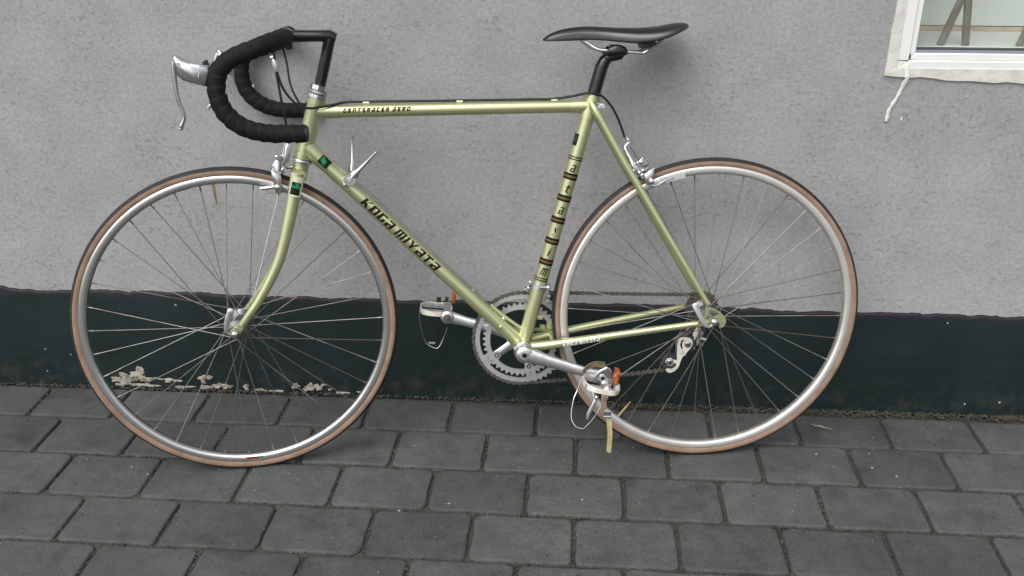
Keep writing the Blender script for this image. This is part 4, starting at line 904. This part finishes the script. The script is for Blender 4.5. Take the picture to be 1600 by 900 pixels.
for a in arms:
    d=arm_dir(a); g.tube([BB+V((0,.048,0))+d*.010,BB+V((0,.0455,0))+d*.040,BB+V((0,.0412,0))+d*.071],[.0040,.0036,.0022],10,up=(0,1,0),rb=[.0125,.0095,.0088])
g.lathe([(.010,.030),(.0205,.034),(.0205,.052),(.016,.056)],BB,(0,1,0),28); g.obj('spider','alloy',ck,smooth=45)
for a in arms:
    g=G(); g.lathe([(.0052,0),(.0052,.0040),(.0030,.0042),(.0030,.0020)],BB+V((0,.0385,0))+arm_dir(a)*.065,(0,-1,0),12); g.obj('chainring_bolt','gasket',ck)
def crank(y_bb,y_ped,ang,length,s):
    d=arm_dir(ang); a=BB+V((0,y_bb,0)); b=BB+V((0,y_ped,0))+d*length
    g=G(); q=[a-d*.013,a,a+(b-a)*.10,a+(b-a)*.30,a+(b-a)*.75,b-d*.010,b,b+d*.0115]
    g.tube(q,[.0050,.0088,.0088,.0070,.0064,.0068,.0070,.0035],20,up=(0,1,0),rb=[.0100,.0178,.0165,.0128,.0108,.0132,.0148,.0085],fn=lambda i,a:min(1.10,1/((abs(math.cos(a))**3.2+abs(math.sin(a))**3.2)**(1/3.2)))); 
    g.lathe([(.0165,-.0098),(.0182,-.0082),(.0182,.0082),(.0165,.0098)],a,(0,1,0),26); g.lathe([(.0135,-.0088),(.0150,-.0072),(.0150,.0072),(.0135,.0088)],b,(0,1,0),22)
    o=g.obj('crank_arm','alloy',ck,smooth=50)
    g=G(); g.lathe([(.0098,0),(.0105,.0012),(.0078,.0016)],a+V((0,s*.0096,0)),(0,s,0),20); g.obj('dust_cap','dull',ck)
    g=G(); g.lathe([(.0052,0),(.0052,.0008)],a+V((0,s*.0110,0)),(0,s,0),14); g.obj('crank_bolt','decal_dark',ck)
    return o,b
o,pn=crank(-.0585,-.0760,CA,.1690,-1)
o,pf=crank(.0600,.0770,FA,.1680,1)
g=G(); g.lathe([(.0080,0),(.0086,.0006),(.0060,.0016)],pf+V((0,-.0085,0)),(0,-1,0),18); g.obj('axle_end','rust',ck)
g=G(); g.lathe([(.0192,-.0475),(.0212,-.0455),(.0212,-.0365),(.0200,-.0335)],BB,(0,1,0),30); g.obj('bearing_cup','chrome',ck)
# chain: roller links along the run sprocket - chainring - sprocket - jockey wheels
chain=G(); YC=.0445
def arc(c,r,a0,a1,n): return [V((c[0]+r*math.cos(a0+(a1-a0)*i/n),0,c[1]+r*math.sin(a0+(a1-a0)*i/n))) for i in range(n+1)]
J1=(-.0272,.2490); J2=(-.0665,.2085)
loop=arc((BB.x,BB.z),.1050,R(86),R(266),40)+[V((-.30,0,.1700)),V((-.17,0,.1775))]+arc(J2,.0205,R(262),R(322),5)+arc(J1,.0205,R(148),R(100),4)+arc((0,RR),.0270,R(-70),R(92),16)+[V((-.10,0,.3640)),V((-.25,0,.3700))]
loop.append(loop[0])
Ls=[0]
for i in range(1,len(loop)): Ls.append(Ls[-1]+(loop[i]-loop[i-1]).length)
def at(d):
    for i in range(1,len(Ls)):
        if Ls[i]>=d: t=(d-Ls[i-1])/max(1e-9,Ls[i]-Ls[i-1]); return loop[i-1]+(loop[i]-loop[i-1])*t
    return loop[-1].copy()
nl=int(Ls[-1]/.0127); 
def ychain(p): 
    t=min(1,max(0,(p.x+.36)/.30)); return .0445+(.0435-.0445)*t
for i in range(nl):
    a=at(Ls[-1]*i/nl); b=at(Ls[-1]*(i+1)/nl); d=(b-a); L=d.length; d.normalize(); c=(a+b)/2; t=V((-d.z,0,d.x)); y=ychain(c)
    w=.0032 if i%2 else .0022; e=.0042
    m=M(((d.x,0,t.x,c.x),(0,1,0,y),(d.z,0,t.z,c.z),(0,0,0,1)))
    P=[(-L/2-e,0),(-L/2-e*.7,-e*.75),(-L/2,-e),(-L*.15,-e*.62),(L*.15,-e*.62),(L/2,-e),(L/2+e*.7,-e*.75),(L/2+e,0),(L/2+e*.7,e*.75),(L/2,e),(L*.15,e*.62),(-L*.15,e*.62),(-L/2,e),(-L/2-e*.7,e*.75)]
    for sy in (-1,1): chain.prism(P,sy*w-.0005,sy*w+.0005,.0001,m)
    chain.lathe([(.0034,-.002),(.0034,.002)],V((a.x,y,a.z)),(0,1,0),6)
chain.obj('chain','chain',bike,smooth=20)

# --- derailleurs
rd=empty('rear_derailleur',bike)
g=G(); g.prism([(-.0093,.2872),(.0010,.2860),(-.0005,.2753),(-.0040,.2647),(-.0097,.2550),(-.0146,.2570),(-.0148,.2663),(-.0123,.2760)],.0400,.0500,.0025); g.obj('parallelogram','cream',rd,smooth=50)
g=G(); g.lathe([(.0090,-.012),(.0090,.012)],(.0060,.056,.2990),(0,1,0),16); g.prism([(-.0020,.3080),(.0120,.3080),(.0090,.2850),(.0020,.2840)],.048,.060,.002); g.obj('hanger_knuckle','alloy',rd,smooth=40)
g=G(); g.tube([(.0040,.050,.2575),(.0175,.050,.2540)],.0036,10); g.obj('barrel_adjuster','chrome',rd)
for (x,z,q) in ((.0068,.2708,.0040),(-.0037,.2456,.0048),(-.0098,.2364,.0040),(.0085,.2420,.0028),(.0020,.2640,.0036)):
    g=G(); g.lathe([(q,.006),(q,-.004),(q*.7,-.0055)],(x,.050,z),(0,1,0),12); g.obj('pivot_bolt','chrome',rd)
g=G(); g.prism([(.0040,.2760),(.0100,.2740),(.0080,.2600),(.0030,.2480),(-.0060,.2400),(-.0100,.2440),(-.0020,.2560)],.0520,.0570,.001); g.obj('inner_link','dull',rd,smooth=40)
plate=[(-.0484,.2600),(-.0450,.2635),(-.0400,.2652),(-.0268,.2645),(-.0205,.2615),(-.0166,.2560),(-.0158,.2490),(-.0170,.2440),(-.0207,.2385),(-.0280,.2293),(-.0316,.2227),(-.0374,.2195),(-.0415,.2095),(-.0448,.1975),(-.0490,.1905),(-.0545,.1855),(-.0648,.1820),(-.0725,.1850),(-.0745,.1900),(-.0725,.1935),(-.0625,.1912),(-.0545,.1950),(-.0495,.2035),(-.0575,.2045),(-.0605,.1990),(-.0705,.1998),(-.0765,.2091),(-.0728,.2165),(-.0634,.2178),(-.0575,.2125),(-.0495,.2125),(-.0506,.2259),(-.0506,.2473)]
g=G(); g.prism(plate,.0355,.0380,.0007); g.obj('cage_plate','cream',rd,smooth=40)
g=G(); g.prism(plate,.0500,.0518,.0006); g.obj('cage_plate','dull',rd,smooth=40)
for (c,nm) in ((J1,'upper'),(J2,'lower')):
    g=G(); gear(g,(c[0],0,c[1]),10,.004,.0400,.0485,.0195); g.obj('jockey_wheel','jockey',rd,smooth=20)
    g=G(); g.lathe([(.0078,0),(.0078,.0008),(.0060,.0010),(.0060,.0022),(.0045,.0026)],(c[0],.0355,c[1]),(0,-1,0),18); g.obj('pulley_bolt','chrome',rd)
    g=G(); g.lathe([(.0024,0),(.0024,.0004)],(c[0],.0328,c[1]),(0,-1,0),6); g.obj('bolt_socket','decal_black',rd)
g=G(); g.prism([(-.0415,.2590),(-.0360,.2612),(-.0395,.2540),(-.0400,.2460),(-.0375,.2385),(-.0420,.2400),(-.0445,.2480)],.0350,.0358,.0001); g.obj('plate_slot','decal_black',rd)
g=G(); g.sph((.0290,.060,.3460),.0050,8); g.tube([(.018,.062,.350),(.036,.062,.342)],.0040,8); g.sph((.0385,.062,.3360),.0042,8); g.tube([(.022,.060,.338),(.040,.060,.330)],.003,8); g.obj('axle_fittings','alloy',rd)
g=G(); g.tube(smooth_path([(-.05,.066,.322),(-.01,.070,.300),(.020,.072,.282),(.016,.068,.268)],5),.0022,8); g.obj('gear_housing','cable',rd)
fd=empty('front_derailleur',bike)
g=G(); g.tube([STL(.3960),STL(.4085)],.0163,24); g.obj('band_clamp','alloy',fd)
g=G(); g.tube([(-.3620,-.0165,.4035),(-.3440,-.0150,.4020)],.0042,10); g.sph((-.3440,-.015,.4020),.0052,8); g.obj('clamp_bolt','chrome',fd)
g=G(); g.sph((-.3800,.010,.4080),.0045,8); g.sph((-.3830,.014,.3940),.0050,8); g.tube([(-.383,.012,.394),(-.374,.018,.384)],.003,8); g.box((-.345,.022,.385),(.014,.014,.026)); g.sph((-.3385,.010,.3750),.0042,8); g.sph((-.3420,.012,.3630),.004,8); g.obj('linkage','dull',fd)
g=G(); g.prism([(-.392,.384),(-.378,.389),(-.352,.386),(-.318,.366),(-.300,.345),(-.303,.335),(-.325,.352),(-.355,.371),(-.380,.375)],.0370,.0388,.0004); g.prism([(-.392,.386),(-.378,.391),(-.352,.388),(-.318,.368),(-.300,.347),(-.303,.339),(-.325,.356),(-.355,.374),(-.380,.378)],.0508,.0524,.0004); g.obj('cage','chrome',fd,smooth=30)
g=G(); g.tube([(-.3580,.020,.3600),(-.3720,.014,.3050)],.0009,5); g.obj('gear_cable','spoke',fd)
g=G(); g.box((-.3600,-.004,.3330),(.012,.010,.008)); g.obj('frame_stop','paint',fd)

# --- pedals with toe clips and straps
def pedal(origin,sy,ang,off):
    """local axes: x fore-aft, y outward from the crank, z up"""
    p=empty('pedal',bike,M.Translation(origin)@M.Rotation(ang,4,'Y')@M.Diagonal((1,1,1,1)))
    def ring_pts(z,a=.0365,b=.0400,n=28,shift=off):
        out=[]
        for i in range(n):
            t=2*math.pi*i/n; c,s=math.cos(t),math.sin(t); out.append((shift+a*math.copysign(abs(c)**.6,c),sy*(.052+b*math.copysign(abs(s)**.75,s)),z))
        return out
    g=G(); h=.0055; n=28
    ra=ring_pts(-h);rb=ring_pts(h);rc=ring_pts(h,.0347,.0382);rd_=ring_pts(-h,.0347,.0382)
    a,b,c,d=g.ring(ra),g.ring(rb),g.ring(rc),g.ring(rd_); g.bridge(a,b);g.bridge(b,c);g.bridge(c,d);g.bridge(d,a); g.obj('cage_band','cream',p,smooth=40)
    g=G(); g.lathe([(.0060,0),(.0085,.004),(.0100,.012),(.0085,.024),(.0085,.062),(.0105,.070),(.0100,.080),(.006,.084)],(0,sy*.006,0),(0,sy,0),18); g.obj('axle_barrel','alloy',p)
    g=G(); g.box((off,sy*.030,0),(.070,.006,.009)); g.box((off,sy*.076,0),(.070,.006,.009)); g.obj('cage_bridge','dull',p)
    return p
def band(g,path,wdir,w0,th=.0016,tip=False):
    P,T,N=frames(path); wd=V(wdir)
    rs=[]
    for i in range(len(P)):
        w=w0*(min(1,(.25+.75*(len(P)-1-i)/4)) if tip else 1)
        b=(wd-T[i]*wd.dot(T[i])).normalized(); nn=T[i].cross(b); rs.append(g.ring([P[i]-b*w/2-nn*th/2,P[i]+b*w/2-nn*th/2,P[i]+b*w/2+nn*th/2,P[i]-b*w/2+nn*th/2]))
    for i in range(len(rs)-1): g.bridge(rs[i],rs[i+1])
    g.face(rs[0][::-1]); g.face(rs[-1])
# near pedal: hangs upside down, clip and strap below it
pd=pedal(pn,-1,R(14),-.010); inv=(M.Translation(pn)@M.Rotation(R(14),4,'Y')).inverted()
loc=lambda x,y,z: inv@V((x,y,z))
g=G(); g.box(loc(-.2125,-.120,.2385),(.0085,.034,.027),M.Rotation(R(-4),3,'Y'),ch=.003); g.obj('reflector','reflector',pd)
g=G(); wire=[(-.2790,-.100,.2330),(-.2905,-.104,.2036),(-.2995,-.110,.1840),(-.3045,-.118,.1499),(-.2973,-.124,.1323),(-.2865,-.128,.1277),(-.2771,-.130,.1302),(-.2573,-.130,.1541),(-.2436,-.128,.1780)]
g.tube(smooth_path([loc(*q) for q in wire],5),.00105,8); g.obj('toe_clip','chrome',pd)
g=G(); band(g,smooth_path([loc(*q) for q in ((-.2400,-.150,.2320),(-.2425,-.164,.2200),(-.2445,-.168,.2050),(-.2440,-.168,.1820),(-.2380,-.166,.1700))],5),(1,0,.1),.0115); g.obj('strap','leather',pd)
g=G(); band(g,smooth_path([loc(*q) for q in ((-.2785,-.100,.2420),(-.2660,-.094,.2510),(-.2480,-.092,.2550),(-.2320,-.094,.2530))],5),(.1,.35,-.9),.0150); g.obj('strap','leather',pd)
g=G(); band(g,smooth_path([loc(*q) for q in ((-.2350,-.168,.1760),(-.2325,-.170,.1500),(-.2310,-.170,.1250),(-.2325,-.169,.0950),(-.2332,-.169,.0905))],4),(1,0,.0),.0100,tip=True); g.obj('strap_tail','strap',pd)
g=G(); g.box(loc(-.2375,-.170,.1770),(.016,.007,.014),M.Rotation(R(-8),3,'Y'),ch=.002); g.tube([loc(-.245,-.172,.172),loc(-.230,-.172,.171)],.0022,8); g.obj('buckle','chrome',pd)
def pl(poly): return [tuple(loc(x,-.130,z))[::2] for x,z in poly]
g=G(); g.prism(pl([(-.2560,.2470),(-.2480,.2560),(-.2400,.2595),(-.2339,.2630),(-.2285,.2600),(-.2232,.2532),(-.2240,.2350),(-.2251,.2170),(-.2280,.2000),(-.2300,.1900),(-.2360,.1890),(-.2395,.2050),(-.2420,.2180),(-.2500,.2250),(-.2570,.2350)]),-.0560,-.0515,.0018); g.obj('outer_plate','chrome',pd,smooth=40)
q=loc(-.2425,-.1325,.2395); g=G(); g.lathe([(.0078,0),(.0078,.0022),(.0058,.0026)],q,(0,-1,0),18); g.obj('axle_collar','dull',pd)
g=G(); g.lathe([(.0040,0),(.0040,.0006)],q+V((0,-.0026,0)),(0,-1,0),14); g.obj('axle_hole','decal_black',pd)
g=G(); g.prism(pl([(-.2130,.2200),(-.2060,.2210),(-.2045,.2120),(-.2080,.2030),(-.2150,.2000),(-.2190,.2080)]),-.054,-.040,.002); g.obj('reflector_mount','cream',pd,smooth=40)
g=G(); g.prism(pl([(-.2335,.2250),(-.2260,.2240),(-.2280,.2040),(-.2310,.1950),(-.2360,.1960),(-.2350,.2080)]),-.0585,-.0560,.0012); g.obj('plate_rib','cream',pd,smooth=40)
g=G(); g.tube([loc(-.2600,-.12,.2050),loc(-.2560,-.125,.1880),loc(-.2700,-.128,.1600),loc(-.2720,-.128,.1490)],[.004,.0055,.0045,.003],8); g.sph(loc(-.2540,-.128,.1960),.0055,8); g.obj('clip_bolt','dull',pd)
# far pedal
pd=pedal(pf,1,R(6),-.026); inv=(M.Translation(pf)@M.Rotation(R(6),4,'Y')).inverted()
g=G(); g.box(loc(-.5450,.128,.3440),(.009,.026,.022),ch=.003); g.obj('reflector','reflector',pd)
g=G(); wire=[(-.6234,.115,.3174),(-.6218,.118,.2809),(-.6115,.120,.2418),(-.5950,.122,.2275),(-.5828,.122,.2276),(-.5704,.122,.2509),(-.5620,.120,.2752)]
g.tube(smooth_path([loc(*q) for q in wire],5),.00105,8); g.obj('toe_clip','chrome',pd)
g=G(); band(g,[loc(-.605,.120,.2400),loc(-.590,.121,.2385)],(0,0,1),.005); g.obj('clip_bridge','dull',pd)
g=G(); g.box(loc(-.5790,.128,.3395),(.010,.012,.010)); g.box(loc(-.5610,.128,.3395),(.008,.012,.009)); g.obj('pedal_block','rubber_cap',pd)

bpy.context.view_layer.update()
